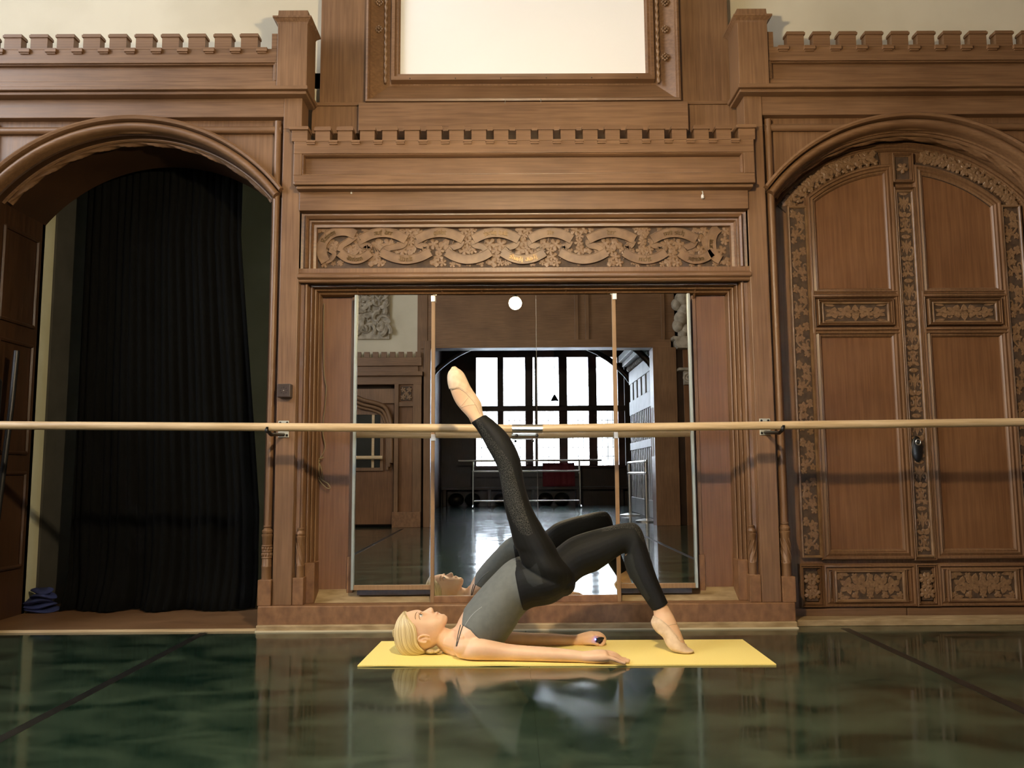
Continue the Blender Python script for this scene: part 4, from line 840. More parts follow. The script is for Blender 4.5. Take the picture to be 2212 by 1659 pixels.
B = MB(); loft(B, TOR, 30); loft(B, LEGN); loft(B, LEGF); loft(B, FOOTN); loft(B, FOOTF); loft(B, ARMN); loft(B, ARMF); loft(B, HEAD, 30, 0, 5, (.6, .7), 2.15)
pt = lambda px, py, y: onY(px, py, y)
# face
loft(B, [(911, 1321.5, 911, 1331, yA, .0055), (917, 1318.5, 917, 1331, yA, .0075), (924, 1314.5, 924, 1331, yA, .0095), (930, 1311.5, 930, 1330, yA, .0125), (934.5, 1313.5, 934.5, 1330, yA, .0135), (936.5, 1319, 936.5, 1330, yA, .0100)], 14, 0, 3, (.3, .2))
for sy in (-1, 1): B.ell(pt(932.5, 1321.5, yA+sy*.011), (.0085, .0065, .008), 10, 8)
B.ell(pt(943, 1324, yA), (.0065, .021, .0055), 12, 8); B.ell(pt(948.2, 1326.6, yA), (.0060, .019, .0055), 12, 8); B.ell(pt(957, 1332, yA), (.014, .020, .012), 12, 8)
for sy in (-1, 1):
    B.ell(pt(906.5, 1322.5, yA+sy*.026), (.009, .022, .008), 12, 8, Matrix.Rotation(sy*-.15, 3, 'Z')); pass
    ec = Vector((pt(911, 1329, yA).x, yA+sy*.033, pt(911, 1329, yA).z)); B.ell(ec+Vector((-.0085, 0, .0000)), (.0085, .0125, .0105), 12, 8); B.ell(ec+Vector((.0095, 0, -.002)), (.0075, .012, .0095), 12, 8)
    # ear: rim, inner fold and lobe
    ye = yA+sy*.0755; c = pt(917, 1379.5, ye); c.y = ye; rim = []
    for i in range(15):
        a_ = -2.6+i/14*4.6; rim.append(Vector((c.x-.028*math.cos(a_)*1.0, c.y+sy*(.004+.006*math.sin(i/14*PI)), c.z-.017*math.sin(a_))))
    B.tube(rim, .0048, 8); B.ell(c, (.024, .005, .013), 12, 8); B.ell(Vector((c.x+.022, c.y, c.z-.004)), (.009, .005, .008), 10, 6); B.tube([Vector((c.x-.012, c.y+sy*.005, c.z-.006)), Vector((c.x+.004, c.y+sy*.007, c.z+.002)), Vector((c.x+.014, c.y+sy*.005, c.z-.004))], .004, 6)
# collar bones and deltoid
for sy in (-1, 1): limb(B, [pt(982, 1360, yA+sy*.02), pt(990, 1362, yA+sy*.08), pt(998, 1378, yA+sy*.14)], (.010, .010, .016), 10); B.ell(pt(1006, 1399, yA+sy*.140), (.056, .044, .042), 14, 10); limb(B, [pt(968, 1388, yA+sy*.03), pt(982, 1392, yA+sy*.08), pt(1000, 1396, yA+sy*.13)], (.030, .030, .034), 12)
B.ell(pt(1215, 1258, yA+.0), (.055, .13, .055), 16, 12)
# near hand, palm down, fingers straight towards the feet
hz = lambda px, py, y: pt(px, py, y)
w0 = hz(1256, 1419, yS-.06)
loft(B, [(1256, 1407, 1256, 1431, yS-.06, .027), (1272, 1406, 1272, 1432, yS-.065, .034), (1292, 1403.5, 1292, 1432, yS-.07, .041), (1306, 1404, 1306, 1431, yS-.072, .043), (1312, 1408, 1312, 1429, yS-.074, .040)], 20, 0, 4, (.2, .5))
kn = onY(1311, 1414, yS-.072)
for i, (dy, ln, dz, ang) in enumerate(((.030, .098, .006, .06), (.010, .108, .008, .0), (-.011, .102, .004, -.06), (-.031, .084, -.004, -.12))):
    a0 = Vector((kn.x-.012, kn.y+dy, kn.z+dz)); dirv = Vector((math.cos(ang), math.sin(ang), 0))
    limb(B, [a0, a0+dirv*ln*.42+Vector((0, 0, -.007)), Vector((a0.x+dirv.x*ln*.74, a0.y+dirv.y*ln*.74, .021)), Vector((a0.x+dirv.x*ln, a0.y+dirv.y*ln, .0155))], (.0098, .0092, .0084, .0072), 10)
limb(B, [Vector((w0.x+.02, w0.y+.028, w0.z-.004)), Vector((w0.x+.06, w0.y+.056, w0.z-.008)), Vector((w0.x+.095, w0.y+.062, .018)), Vector((w0.x+.118, w0.y+.060, .0155))], (.013, .011, .0095, .008), 10)
# far hand closed round a small black torch
yH = yG+.02
loft(B, [(1246, 1371, 1246, 1396, yH, .027), (1262, 1366, 1262, 1395, yH-.004, .033), (1278, 1363, 1278, 1392, yH-.008, .038), (1290, 1366, 1288, 1388, yH-.008, .036)], 20, 0, 4, (.2, .5))
kb = onY(1287, 1370, yH-.008)
for i, dy in enumerate((-.030, -.010, .010, .029)):
    a0 = Vector((kb.x-.004, kb.y+dy, kb.z)); s_ = (.95, 1.04, 1, .86)[i]
    limb(B, [a0, a0+Vector((.032*s_, 0, -.004)), a0+Vector((.044*s_, -.002, -.026)), a0+Vector((.026*s_, -.003, -.046)), a0+Vector((.006, -.003, -.045))], (.0098, .0094, .0088, .0082, .0076), 10)
limb(B, [onY(1264, 1388, yH-.03), onY(1276, 1388, yH-.046), onY(1290, 1391, yH-.046)], (.012, .0105, .0085), 10)
body = part(voxel(B, 'body', .0036, 3, .0076), 'body', SKIN); body.data.polygons.foreach_set('use_smooth', [True]*len(body.data.polygons))
HAIRS = [plain('hair_lock_ash', (.46, .34, .16), .36), plain('hair_lock_straw', (.62, .49, .25), .36), plain('hair_lock_pale', (.80, .68, .42), .36)]
# ---- hair: a shell over the skull, tucked under the skin in front of the hairline
HL = [(1250, 872), (1322, 876), (1332, 886), (1344, 898), (1358, 903.5), (1370, 904.5), (1381, 905), (1392, 912), (1404, 921), (1412, 927), (1450, 932)]
hx = lambda py: float(np.interp(py, [h[0] for h in HL], [h[1] for h in HL]))
def proj(p):
    v = Vector(p)-CAM; d = v.dot(FW); return CX+FPX*v.dot(RT)/d, CY-FPX*v.dot(UP)/d
HB = MB(); loft(HB, [r if i else (851.5, 1362, 851.5, 1374, yA, .01) for i, r in enumerate(HEAD[:10])], 60, .0075, 8, (.6, .3), 2.1)
hc = onY(900, 1366, yA)
vv = []
for p in HB.v:
    q = Vector(p); px, py = proj(Vector((q.x, yA, q.z)))
    d = px-hx(py); f = min(1, max(0, (d+2.5)/5)); q = q+(hc-q)*(.16*f); rr = 0; nrm = (q-hc).normalized(); vv.append(tuple(q+nrm*rr))
HB.v = vv
hair = HB.build('hair', HAIR, PE, smooth=True)
from mathutils.bvhtree import BVHTree
hb = BVHTree.FromPolygons([Vector(p) for p in HB.v], HB.f)
C0 = [(874, 1321), (862, 1334), (855, 1352), (854, 1374), (861, 1397), (876, 1412), (900, 1415), (922, 1411)]
C1 = [(879, 1325), (889, 1336), (899, 1347), (903.5, 1362), (904.5, 1378), (909, 1390), (917, 1399), (926, 1408)]
c0_, c1_ = crom(C0, 5), crom(C1, 5); rh = random.Random(3)
for sy in (-1, 1):
    for k in range(46):
        f = .04+.96*k/45; pts = []
        for i in range(len(c0_)):
            ff_ = min(1, max(.02, f+.004*math.sin(i*.3+k*2.4))); q = c0_[i]*(1-ff_)+c1_[i]*ff_; w_ = onY(q[0], q[1], yA)
            h_ = hb.ray_cast(Vector((w_.x, yA+sy*.2, w_.z)), Vector((0, -sy, 0)))
            if h_[0] is not None and abs(h_[0].y-yA) > .004: pts.append(h_[0]+(h_[0]-hc).normalized()*.0024)
        if len(pts) > 4: MB().tube(pts, [.0030*(.5+.5*math.sin(PI*min(1, .15+.8*i/len(pts)))) for i in range(len(pts))], 6).build('hair_lock', HAIRS[rh.randrange(3)], hair, smooth=True)
bun = MB()
for (px, py, r, dy) in ((930, 1407, .016, -.012), (937, 1409, .014, .006), (943, 1406, .013, -.016), (949, 1410, .011, -.004), (924, 1411, .014, .008)):
    c = onY(px, py, yA-.03+dy); c.z = max(c.z, .0075+r*.62); bun.ell(c, (r*1.3, r, r*.62), 12, 8, Matrix.Rotation(random.uniform(-.5, .5), 3, 'Y'))
bun.build('hair_knot', HAIR, PE, smooth=True)
for sy in (-1, 1):
    c = Vector((pt(911, 1329, yA).x, yA+sy*.033, pt(911, 1329, yA).z))
    ey = MB().ell(c, (.0112, .0122, .0122), 16, 12).build('eye', EYEW, PE, smooth=True)
    MB().ell(c+Vector((.0008, sy*.0066, .0086)), (.0044, .0036, .0034), 10, 8).build('iris', EYED, ey, smooth=True)
MB().ell(pt(945.6, 1324.6, yA), (.0022, .0205, .0050), 12, 6).build('mouth', LIP, PE, smooth=True)
# ---- grey leotard: a shell over the trunk, tucked under the skin outside its neckline and armholes
def tuck(mb, line, side, ctr, amount=.18, soft=1.2, py_=None):
    out = []
    for p in mb.v:
        q = Vector(p); px, py = proj(Vector((q.x, py_, q.z)) if py_ is not None else q); best = 1e9; sd = 0
        for (ax, ay), (bx_, by_) in zip(line, line[1:]):
            dx, dy = bx_-ax, by_-ay; t_ = min(1, max(0, ((px-ax)*dx+(py-ay)*dy)/(dx*dx+dy*dy))); ds = math.hypot(px-ax-t_*dx, py-ay-t_*dy)
            if ds < best: best = ds; sd = math.copysign(ds, (dx*(py-ay)-dy*(px-ax))*side)
        f = min(1, max(0, (sd+soft)/(2*soft))); c = min(ctr, key=lambda c_: (c_-q).length); q = q+(c-q)*(amount*f); out.append(tuple(q))
    mb.v = out; return mb
GT = [(990, 1338, 985, 1418, yA, .128)]+TOR[3:9]+[(1136, 1212, 1176, 1300, yA, .155)]
GT = [list(r) for r in GT]
G = MB(); loft(G, GT, 170, .0055, 24, (0, 0)); gl = [(985, 1312), (996, 1327), (995, 1351), (1003, 1353), (1016, 1359), (1029, 1373), (1042, 1388), (1060, 1400), (1070, 1425)]
tuck(G, gl, 1, [onY((r[0]+r[2])/2, (r[1]+r[3])/2, yA) for r in crom(GT, 4)], .14, 3.0, yA-.12)
top = G.build('leotard', GREY, PE, smooth=True)
gb = BVHTree.FromPolygons([Vector(p) for p in G.v], G.f); bb_ = body.data; bbv = BVHTree.FromPolygons([v.co+WLOC[body] for v in bb_.vertices], [tuple(p.vertices) for p in bb_.polygons])
def surf(px, py, lift, tree):                            # the point of a surface seen at this pixel, lifted off it
    v = (FW+RT*((px-CX)/FPX)-UP*((py-CY)/FPX)).normalized(); h_ = tree.ray_cast(CAM, v); return h_[0]-v*lift if h_[0] else None
def onsurf(line, lift, trees, r, nm, mat, par):
    pts = []
    for q in crom(line, 5):
        c_ = [p for p in (surf(q[0], q[1], lift, t_) for t_ in trees) if p is not None]
        if c_: pts.append(min(c_, key=lambda p: (p-CAM).length))
    for sy in (0, 1):
        P = pts if sy == 0 else [Vector((p.x, 2*yA-p.y, p.z)) for p in pts]
        if sy == 0 or nm in ('shoulder_strap', 'seam_piping', 'eyebrow', 'eyelashes'): MB().tube(P, r, 6).build(nm, mat, par, smooth=True)
onsurf([(897.5, 1338), (896.8, 1331), (898.5, 1325), (902, 1321.5)], .0002, [bbv], [.0008]+[.0016]*13+[.0010]*2, 'eyebrow', LASH, PE)
onsurf([(907.5, 1338.5), (905.3, 1334), (905.2, 1329), (907.5, 1325)], .0002, [bbv], .0008, 'eyelashes', LASH, PE)
STR = plain('dark_strap', (.06, .06, .062), .7)
for dx in (0, 4.5): onsurf([(995+dx*1.2, 1350), (991+dx*1.0, 1364), (988+dx*.7, 1380), (985.5+dx*.2, 1396)], .0015, [bbv], .0026, 'shoulder_strap', STR, top)
onsurf([(1004, 1352), (1010, 1342), (1018, 1331), (1028, 1321), (1041, 1311)], .0008, [gb], .0016, 'seam_piping', plain('silver_piping', (.45, .48, .50), .5), top)
# ---- black leggings
Lg = MB(); PEL = [(1108, 1214, 1131, 1318, yA, .138), (1120, 1206, 1152, 1307, yA, .150), (1142, 1210, 1192, 1299, yA, .168), (1172, 1220, 1228, 1275, yA, .153)]
loft(Lg, PEL, 34, .0075, 5, (.12, .6)); loft(Lg, LEGN, 26, .0065, 5, (.8, 0)); loft(Lg, LEGF, 26, .0065, 5, (.8, 0)); Lg.ell(pt(1215, 1258, yA), (.062, .138, .062), 16, 12)
lme = voxel(Lg, 'leggings', .0034, 4)
co = np.empty(len(lme.vertices)*3); lme.vertices.foreach_get('co', co); co = co.reshape(-1, 3)
at_ = lme.attributes.new('lace', 'FLOAT', 'POINT'); vals = []
LC = [(905, 1030, 5), (925, 1040, 6), (950, 1056, 9), (975, 1073, 13), (1000, 1089, 15), (1045, 1100, 17), (1090, 1112, 19), (1125, 1124, 17), (1152, 1138, 13), (1158, 1140, 0)]
for p in co:
    px, py = proj(p); v = 0.0
    if p[1] < yA-.04 and py < 1158 and p[1] < yN+.02: v = 1.0 if abs(px-np.interp(py, [l[0] for l in LC], [l[1] for l in LC])) < np.interp(py, [l[0] for l in LC], [l[2] for l in LC]) else 0.0
    elif px > 1300 and p[1] > yFa-.075:
        tz = np.interp(px, [1300, 1345, 1371, 1390], [1146, 1137, 1139, 1170])
        if px < 1392 and py < tz+3: v = 1.0
    vals.append(v)
at_.data.foreach_set('value', vals)
def inside(px, py, poly):
    c = False
    for (ax, ay), (bx_, by_) in zip(poly, poly[1:]+poly[:1]):
        if (ay > py) != (by_ > py) and px < (bx_-ax)*(py-ay)/(by_-ay)+ax: c = not c
    return c
GP = [(1128, 1230), (1146, 1228), (1159, 1215), (1167, 1238), (1173, 1261), (1152, 1268), (1140, 1258)]; CPn = [(1349, 1200), (1366, 1196), (1372, 1225), (1386, 1258), (1404, 1292), (1398, 1300), (1370, 1262), (1352, 1235)]
gv = []
for p in co:
    px, py = proj(p); gv.append(1.0 if (p[1] < yA-.05 and inside(px, py, GP)) or (p[1] < yFa-.02 and inside(px, py, CPn)) else 0.0)
lme.attributes.new('gusset', 'FLOAT', 'POINT').data.foreach_set('value', gv)
part(lme, 'leggings', LEGG)
# ---- ballet slippers: foot shells tucked under the skin above the collar line
def slipper(rows, line, side, inf=.0042):
    SB = MB(); loft(SB, rows, 44, inf, 8, (0, .35)); out = []; cen = [onY((r[0]+r[2])/2, (r[1]+r[3])/2, r[4]) for r in crom(rows, 6)]
    for p in SB.v:
        q = Vector(p); px, py = proj(q); best = 1e9; sd = 0
        for (ax, ay), (bx_, by_) in zip(line, line[1:]):
            dx, dy = bx_-ax, by_-ay; t_ = min(1, max(0, ((px-ax)*dx+(py-ay)*dy)/(dx*dx+dy*dy))); ds = math.hypot(px-ax-t_*dx, py-ay-t_*dy)
            if ds < best: best = ds; sd = math.copysign(ds, (dx*(py-ay)-dy*(px-ax))*side)
        f = min(1, max(0, (sd+1.2)/2.4)); c = min(cen, key=lambda c_: (c_-q).length); q = q+(c-q)*(.30*f); q.z = max(q.z, .0072); out.append(tuple(q))
    SB.v = out; return SB.build('slipper', SLIP, PE, smooth=True)
LN = [(960, 842), (976, 842), (990, 838), (1003, 846), (1017, 860), (1028, 874), (1034, 888), (1040, 905)]
slN = slipper(FOOTN, LN, 1)
LF = [(1404, 1327), (1414, 1331), (1428, 1339), (1446, 1354), (1462, 1372), (1472, 1386), (1482, 1389), (1500, 1384)]
slF = slipper(FOOTF, LF, -1)
bt = lambda o: BVHTree.FromPolygons([v.co+WLOC[o] for v in o.data.vertices], [tuple(p.vertices) for p in o.data.polygons])
tn, tf = bt(slN), bt(slF)
onsurf([(975, 843), (980, 840), (990, 838.5), (1003, 846), (1016, 859), (1027, 873), (1034, 887), (1037, 893)], .0006, [tn, bbv], .0021, 'elastic_collar', SLIP, slN)
onsurf([(1413, 1331), (1428, 1339), (1446, 1354), (1461, 1371), (1471, 1384)], .0006, [tf, bbv], .0021, 'elastic_collar', SLIP, slF)
onsurf([(990, 882), (1000, 872), (1011, 858)], .0004, [bbv, tn], .0013, 'elastic_strap', SLIP, slN); onsurf([(996, 880), (1012, 875), (1028, 874)], .0004, [bbv, tn], .0013, 'elastic_strap', SLIP, slN)
onsurf([(1463, 1348), (1452, 1349), (1444, 1351)], .0004, [bbv, tf], .0013, 'elastic_strap', SLIP, slF)
# ---- torch with a blue light in the far hand
q = onY(1296, 1379, yH-.03); TO = thing('key_torch', 'small black torch with a lit blue diode held in the far hand', 'torch', q)
MB().tube([q+Vector((-.022, -.020, -.006)), q+Vector((.012, -.012, .003)), q+Vector((.020, .03, .004))], .0085, 12).build('torch_body', BLACKP, TO, smooth=60)
MB().ell(onY(1286, 1381, yH-.062), (.0045, .003, .0045), 10, 6).build('diode', LEDB, TO, smooth=True)
# ================================================================== the hall behind the camera (seen in the mirrors)
cm = lambda px, py, y: Vector((X(px, py, 2*YM-y), y, Z(px, py, 2*YM-y)))               # a pixel of the large mirror on a plane behind the camera
sm_ = lambda px, py, y: Vector((X(px, py, 2*YS-y), y, Z(px, py, 2*YS-y)))              # the same for the narrow side mirrors
def mirx(f, px, py, y): return f(px, py, y).x
def mirz(f, px, py, y): return f(px, py, y).z
WR = thing('wall_rear', 'oak panelled rear wall of the hall with a wide opening', kind='structure', loc=(0, REAR, 0))
def rb(nm, mat, x0, x1, y0, y1, z0, z1, bevel=.004): return MB().box(x0, x1, y0, y1, z0, z1).build(nm, mat, WR, bevel=bevel)
oz = mirz(cm, 1150, 752, REAR); ox0 = -1.30; ox1 = mirx(cm, 1413, 900, REAR)
lz = mirz(cm, 1150, 735, REAR)
rb('lintel', WH, ox0-.1, ox1+.3, REAR-.25, REAR+.06, oz, lz)
rb('upper_boarding', WH, ox0-.1, 5.1, REAR-.2, REAR, lz, CEIL)
for px in (1245, 1268, 1433): rb('upper_batten', WV, mirx(cm, px-4, 690, REAR), mirx(cm, px+4, 690, REAR), REAR, REAR+.04, lz, CEIL)
rb('post', WV, ox1, mirx(sm_, 1462, 900, REAR), REAR-.25, REAR+.08, 0, oz)
rb('dark_recess', WD, mirx(sm_, 1462, 900, REAR), mirx(sm_, 1478, 900, REAR), REAR-.2, REAR, 0, CEIL)
rb('side_panelling', WP, mirx(sm_, 1478, 900, REAR), 5.1, REAR-.2, REAR+.03, 0, lz+.4)
rb('post', WV, mirx(sm_, 916, 900, REAR), ox0+.06, REAR-.25, REAR+.08, 0, lz)
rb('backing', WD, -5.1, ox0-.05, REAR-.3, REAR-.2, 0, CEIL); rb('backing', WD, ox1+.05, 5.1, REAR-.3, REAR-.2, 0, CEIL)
# left part: plaster with a relief, battlement, doorway and fluted pilasters
zcr = mirz(sm_, 850, 764, REAR); xl0 = -4.2; xl1 = mirx(sm_, 912, 800, REAR)
rb('plaster', PLAS, -5.1, mirx(sm_, 902, 700, REAR), REAR-.2, REAR-.02, zcr-.3, CEIL); rb('upper_post', WV, mirx(sm_, 902, 700, REAR), ox0, REAR-.2, REAR+.02, zcr-.3, CEIL)
zr = lambda py: mirz(sm_, 850, py, REAR+.1)
rb('upper_fascia', WH, xl0, xl1, REAR-.2, REAR+.10, zr(790), zr(772)); rb('frieze_panel', WH, xl0, xl1-.06, REAR-.2, REAR+.06, zr(803), zr(790)); rb('cornice', WH, xl0, xl1+.02, REAR-.2, REAR+.15, zr(812), zr(803)); rb('band', WH, xl0, xl1, REAR-.2, REAR+.08, zr(830), zr(812))
pm = mirx(sm_, 868.5, 765, REAR+.1)-mirx(sm_, 850, 765, REAR+.1)
me = MB().box(-pm*.31, pm*.31, -.05, .0, 0, zr(760)-zr(772)).mesh('merlon', WH)
for k in range(14): place('merlon', me, (xl1-pm*.4-k*pm, REAR+.10, zr(772)), WR)
xdo = mirx(sm_, 849, 1000, REAR)
rb('pilaster', WV, mirx(sm_, 853, 950, REAR), mirx(sm_, 862, 950, REAR), REAR-.2, REAR+.10, 0, zr(830)); rb('pilaster', WV, mirx(sm_, 893, 950, REAR), xl1, REAR-.2, REAR+.10, 0, zr(830))
rb('panel', WP, mirx(sm_, 862, 950, REAR), mirx(sm_, 893, 950, REAR), REAR-.2, REAR+.03, 0, zr(830)); rb('panel_rail', WH, mirx(sm_, 862, 950, REAR), mirx(sm_, 893, 950, REAR), REAR, REAR+.08, zr(878), zr(869)); rb('panel_foot', WB, mirx(sm_, 853, 950, REAR)-.02, xl1, REAR, REAR+.13, 0, .24)
tb = rb('carved_tablet', CARVEBG, mirx(sm_, 866, 950, REAR), mirx(sm_, 889, 950, REAR), REAR, REAR+.045, zr(865), zr(834))
q = Vector(((mirx(sm_, 866, 950, REAR)+mirx(sm_, 889, 950, REAR))/2, REAR+.045, (zr(865)+zr(834))/2))
for k, (a_, b_) in enumerate(((-.05, .06), (.05, .06), (-.05, -.06), (.05, -.06), (0, 0))): o = put('vine_leaf', LEAF, (q.x+a_, q.y, q.z+b_), tb, .05, k, .03); o.rotation_euler = (0, k, PI)
# doorway with a glazed door under an ogee head
dz1 = zr(838); rb('door_surround', WV, xl0, mirx(sm_, 853, 1000, REAR), REAR-.2, REAR+.0, zr(870), dz1)
DR = thing('door_2', 'glazed oak door under a curved head in the rear wall', kind='structure', loc=((xl0+xdo)/2, REAR, 0))
da, db = mirx(sm_, 760, 1000, REAR)-.35, xdo
MB().box(da, db, REAR-.12, REAR-.06, .04, zr(870)).build('door_leaf', WP, DR, bevel=.004)
g0, g1, gz0, gz1 = mirx(sm_, 762, 950, REAR)-.2, mirx(sm_, 825, 950, REAR), zr(1014), zr(890)
MB().box(g0, g1, REAR-.06, REAR-.05, gz0, gz1).build('pane', DGLASS, DR)
MB().sweep([(g0, gz0), (g1, gz0), (g1, gz1), (g0, gz1)], [(-.02, REAR-.06), (-.02, REAR-.02), (.03, REAR-.02), (.03, REAR-.06)], True).build('glazing_frame', WV, DR)
gx = mirx(sm_, 805, 950, REAR); MB().box(gx-.02, gx+.02, REAR-.05, REAR-.03, gz0, gz1).build('glazing_bar', BARW, DR)
gz = zr(988); MB().tube([(g0, REAR+.06, gz), (g1+.02, REAR+.06, gz)], .03, 10).build('push_bar', BARW, DR, smooth=60)
og = [(770, 858), (790, 866), (815, 872), (832, 880), (840, 895), (845, 920), (846, 1000)]
for off in (0, .06, .11):
    MB().tube([(sm_(a_, b_, REAR).x-off*.6, REAR+.02-off*.2, sm_(a_, b_, REAR).z-off) for a_, b_ in [tuple(v) for v in crom(og, 5)]], .035-.1*off, 8).build('ogee_moulding', WV, DR, smooth=60)
# relief on the plaster
r0, r1 = sm_(752, 733, REAR), sm_(843, 600, REAR); lump = MB().box(r0.x, r1.x, REAR-.02, REAR+.03, r0.z, r1.z)
rnd = random.Random(4)
for k in range(60):
    a_, b_ = rnd.uniform(r0.x+.08, r1.x-.08), rnd.uniform(r0.z+.08, r1.z-.1); t0 = rnd.uniform(0, 6); rr = rnd.uniform(.05, .14); th_k = rnd.uniform(.02, .045)
    lump.tube([(a_+rr*(1-i/14)*math.cos(t0+i*.5), REAR+.05+.02*math.sin(i), b_+rr*(1-i/14)*math.sin(t0+i*.5)) for i in range(10)], [th_k*(1-i/14) for i in range(10)], 6)
lump.build('plaster_relief', STONE, WR, smooth=40)
c = sm_(1472, 690, REAR+.06); sc = .78; mb = MB()
for (x, z, r) in ((0, .40, .15), (-.10, .30, .12), (.04, .18, .14), (-.02, .0, .15), (-.08, -.14, .13), (.06, -.22, .11), (.0, -.32, .10)): mb.ell((c.x+x*sc, c.y+.06*sc, c.z+z*sc), (r*sc, r*sc, r*1.1*sc), 14, 10)
mb.rings([[(c.x+sx*w_*sc, c.y+yy*sc, c.z+zz*sc) for sx, yy in ((-1, -.12), (1, -.12), (1, .2), (-1, .2))] for w_, zz in ((.12, -.62), (.17, -.52), (.17, -.46), (.22, -.44), (.22, -.38))]); mb.build('stone_corbel', STONE, WR, smooth=40)
q = sm_(1485, 815, REAR+.06); mb = MB().box(q.x-.16, q.x+.25, REAR+.0, REAR+.2, q.z+.10, q.z+.14)
mb.tube([(q.x+.09*(1-i/30)*math.cos(i*.45), REAR+.13, q.z+.09*(1-i/30)*math.sin(i*.45)-.02) for i in range(26)], .022, 8); mb.box(q.x-.06, q.x+.2, REAR+.02, REAR+.12, q.z-.12, q.z+.10); mb.build('stone_capital', STONE, WR, smooth=40)
# ---- bay beyond the opening
BYL = thing('wall_bay', 'dark oak walls and ceiling of the window bay', kind='structure', loc=(0, -12, 0))
def bb(nm, mat, x0, x1, y0, y1, z0, z1, bevel=0): return MB().box(x0, x1, y0, y1, z0, z1).build(nm, mat, BYL, bevel=bevel)
bxl, bxr = -1.75, 2.75
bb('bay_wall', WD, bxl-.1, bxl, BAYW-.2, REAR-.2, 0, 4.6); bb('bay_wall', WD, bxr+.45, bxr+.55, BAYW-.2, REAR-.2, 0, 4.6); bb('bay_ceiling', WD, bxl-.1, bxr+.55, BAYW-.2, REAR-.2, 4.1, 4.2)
wz0, wz1 = mirz(cm, 1150, 1006, BAYW), mirz(cm, 1150, 772, BAYW); wt0, wt1 = mirz(cm, 1150, 889, BAYW), mirz(cm, 1150, 877, BAYW)
wx0 = mirx(cm, 1026, 950, BAYW); wx1 = bxr+.3
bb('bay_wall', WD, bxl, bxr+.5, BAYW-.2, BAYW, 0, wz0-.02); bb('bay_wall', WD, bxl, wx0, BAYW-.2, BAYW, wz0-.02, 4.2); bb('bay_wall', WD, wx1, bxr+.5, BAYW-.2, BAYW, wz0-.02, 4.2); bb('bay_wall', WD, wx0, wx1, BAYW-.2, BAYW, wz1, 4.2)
W1 = thing('window_1', 'wide mullioned bay window with leaded lights', kind='structure', loc=((wx0+wx1)/2, BAYW, wz0))
RBR = noise_mat('red_brown_paint', (.05, .014, .012), (.09, .028, .022), (1, 1, 1), 6, 4, .5)
mull = [(1026, 1029), (1075, 1088), (1135, 1152), (1156, 1162), (1208, 1226), (1272, 1290), (1336, 1350)]
edges = []
for a_, b_ in mull:
    x0, x1 = mirx(cm, a_, 950, BAYW), mirx(cm, b_, 950, BAYW); edges.append((x0, x1))
    MB().box(x0, x1, BAYW-.12, BAYW+.10, wz0, wt0).build('mullion', RBR, W1, bevel=.01); MB().box(x0, x1, BAYW-.12, BAYW+.10, wt0, wz1).build('mullion', WD, W1, bevel=.01)
MB().box(wx0, wx1, BAYW-.12, BAYW+.12, wt0, wt1).build('transom', WD, W1, bevel=.01); MB().box(wx0-.05, wx1+.05, BAYW-.15, BAYW+.18, wz0-.06, wz0).build('window_sill', RBR, W1, bevel=.01)
for (a0, a1), (b0, b1) in zip(edges, edges[1:]):
    if b0-a1 < .2: continue
    MB().box(a1, b0, BAYW-.012, BAYW-.006, wz0, wt0).build('pane', GLASS, W1); MB().box(a1, b0, BAYW-.012, BAYW-.006, wt1, wz1).build('pane', GLASS, W1)
    ld = MB()
    for k in range(1, 4): x = a1+(b0-a1)*k/4; ld.box(x-.008, x+.008, BAYW-.02, BAYW, wz0, wt0)
    for k in range(1, 6): z = wz0+(wt0-wz0)*k/6; ld.box(a1, b0, BAYW-.02, BAYW, z-.007, z+.007)
    ld.build('leading', IRON, W1)
# arched ribs of the bay ceiling
for yy, dz in ((-10.5, 0), (-13.5, .1)):
    pts = [(.45+2.5*math.cos(t_), yy, 2.0+dz+1.75*math.sin(t_)) for t_ in [PI*i/24 for i in range(25)]]
    MB().tube(pts, .06, 8).build('ceiling_rib', WD, BYL, smooth=60)
# window seat, cloth and stacked bags under the window
WS = thing('window_seat', 'dark wooden bench running below the bay window', 'bench', ((wx0+wx1)/2, BAYW+.4, 0))
MB().box(bxl+.05, bxr+.4, BAYW+.02, BAYW+.5, .42, .48).build('seat_board', WD, WS, bevel=.008)
for k in range(5): x = bxl+.12+k*1.125; MB().box(x-.04, x+.04, BAYW+.04, BAYW+.46, 0, .42).build('bench_leg', WD, WS, bevel=.006)
for k in range(6):
    x = bxl+(.40, .82, 1.55, 1.98, 2.68, 3.10)[k]; o = MB().ell((x, BAYW+.26, .17), (.20, .15, .168), 14, 10).build('dark_bag', BLACKP, smooth=True); tag(o, 'soft dark bag stowed under the window bench', 'bag', 'bags under the window bench')
c0, c1 = cm(1172, 1000, BAYW+.3), cm(1242, 1024, BAYW+.3); mb = MB(); rs = []
for j in range(9):
    z = c0.z-(c0.z-.49)*j/8; rs.append([(c0.x+(c1.x-c0.x)*i/20, BAYW+.2+.10*(j/8)+.02*math.sin(i*1.7), z) for i in range(21)])
fs = [(j*21+i, j*21+i+1, (j+1)*21+i+1, (j+1)*21+i) for j in range(8) for i in range(20)]; o = mb.add([p for r in rs for p in r], fs).build('draped_cloth', RED, smooth=True); o.modifiers.new('cloth', 'SOLIDIFY').thickness = .02
tag(o, 'dark red cloth draped from the window sill to the bench', 'cloth')
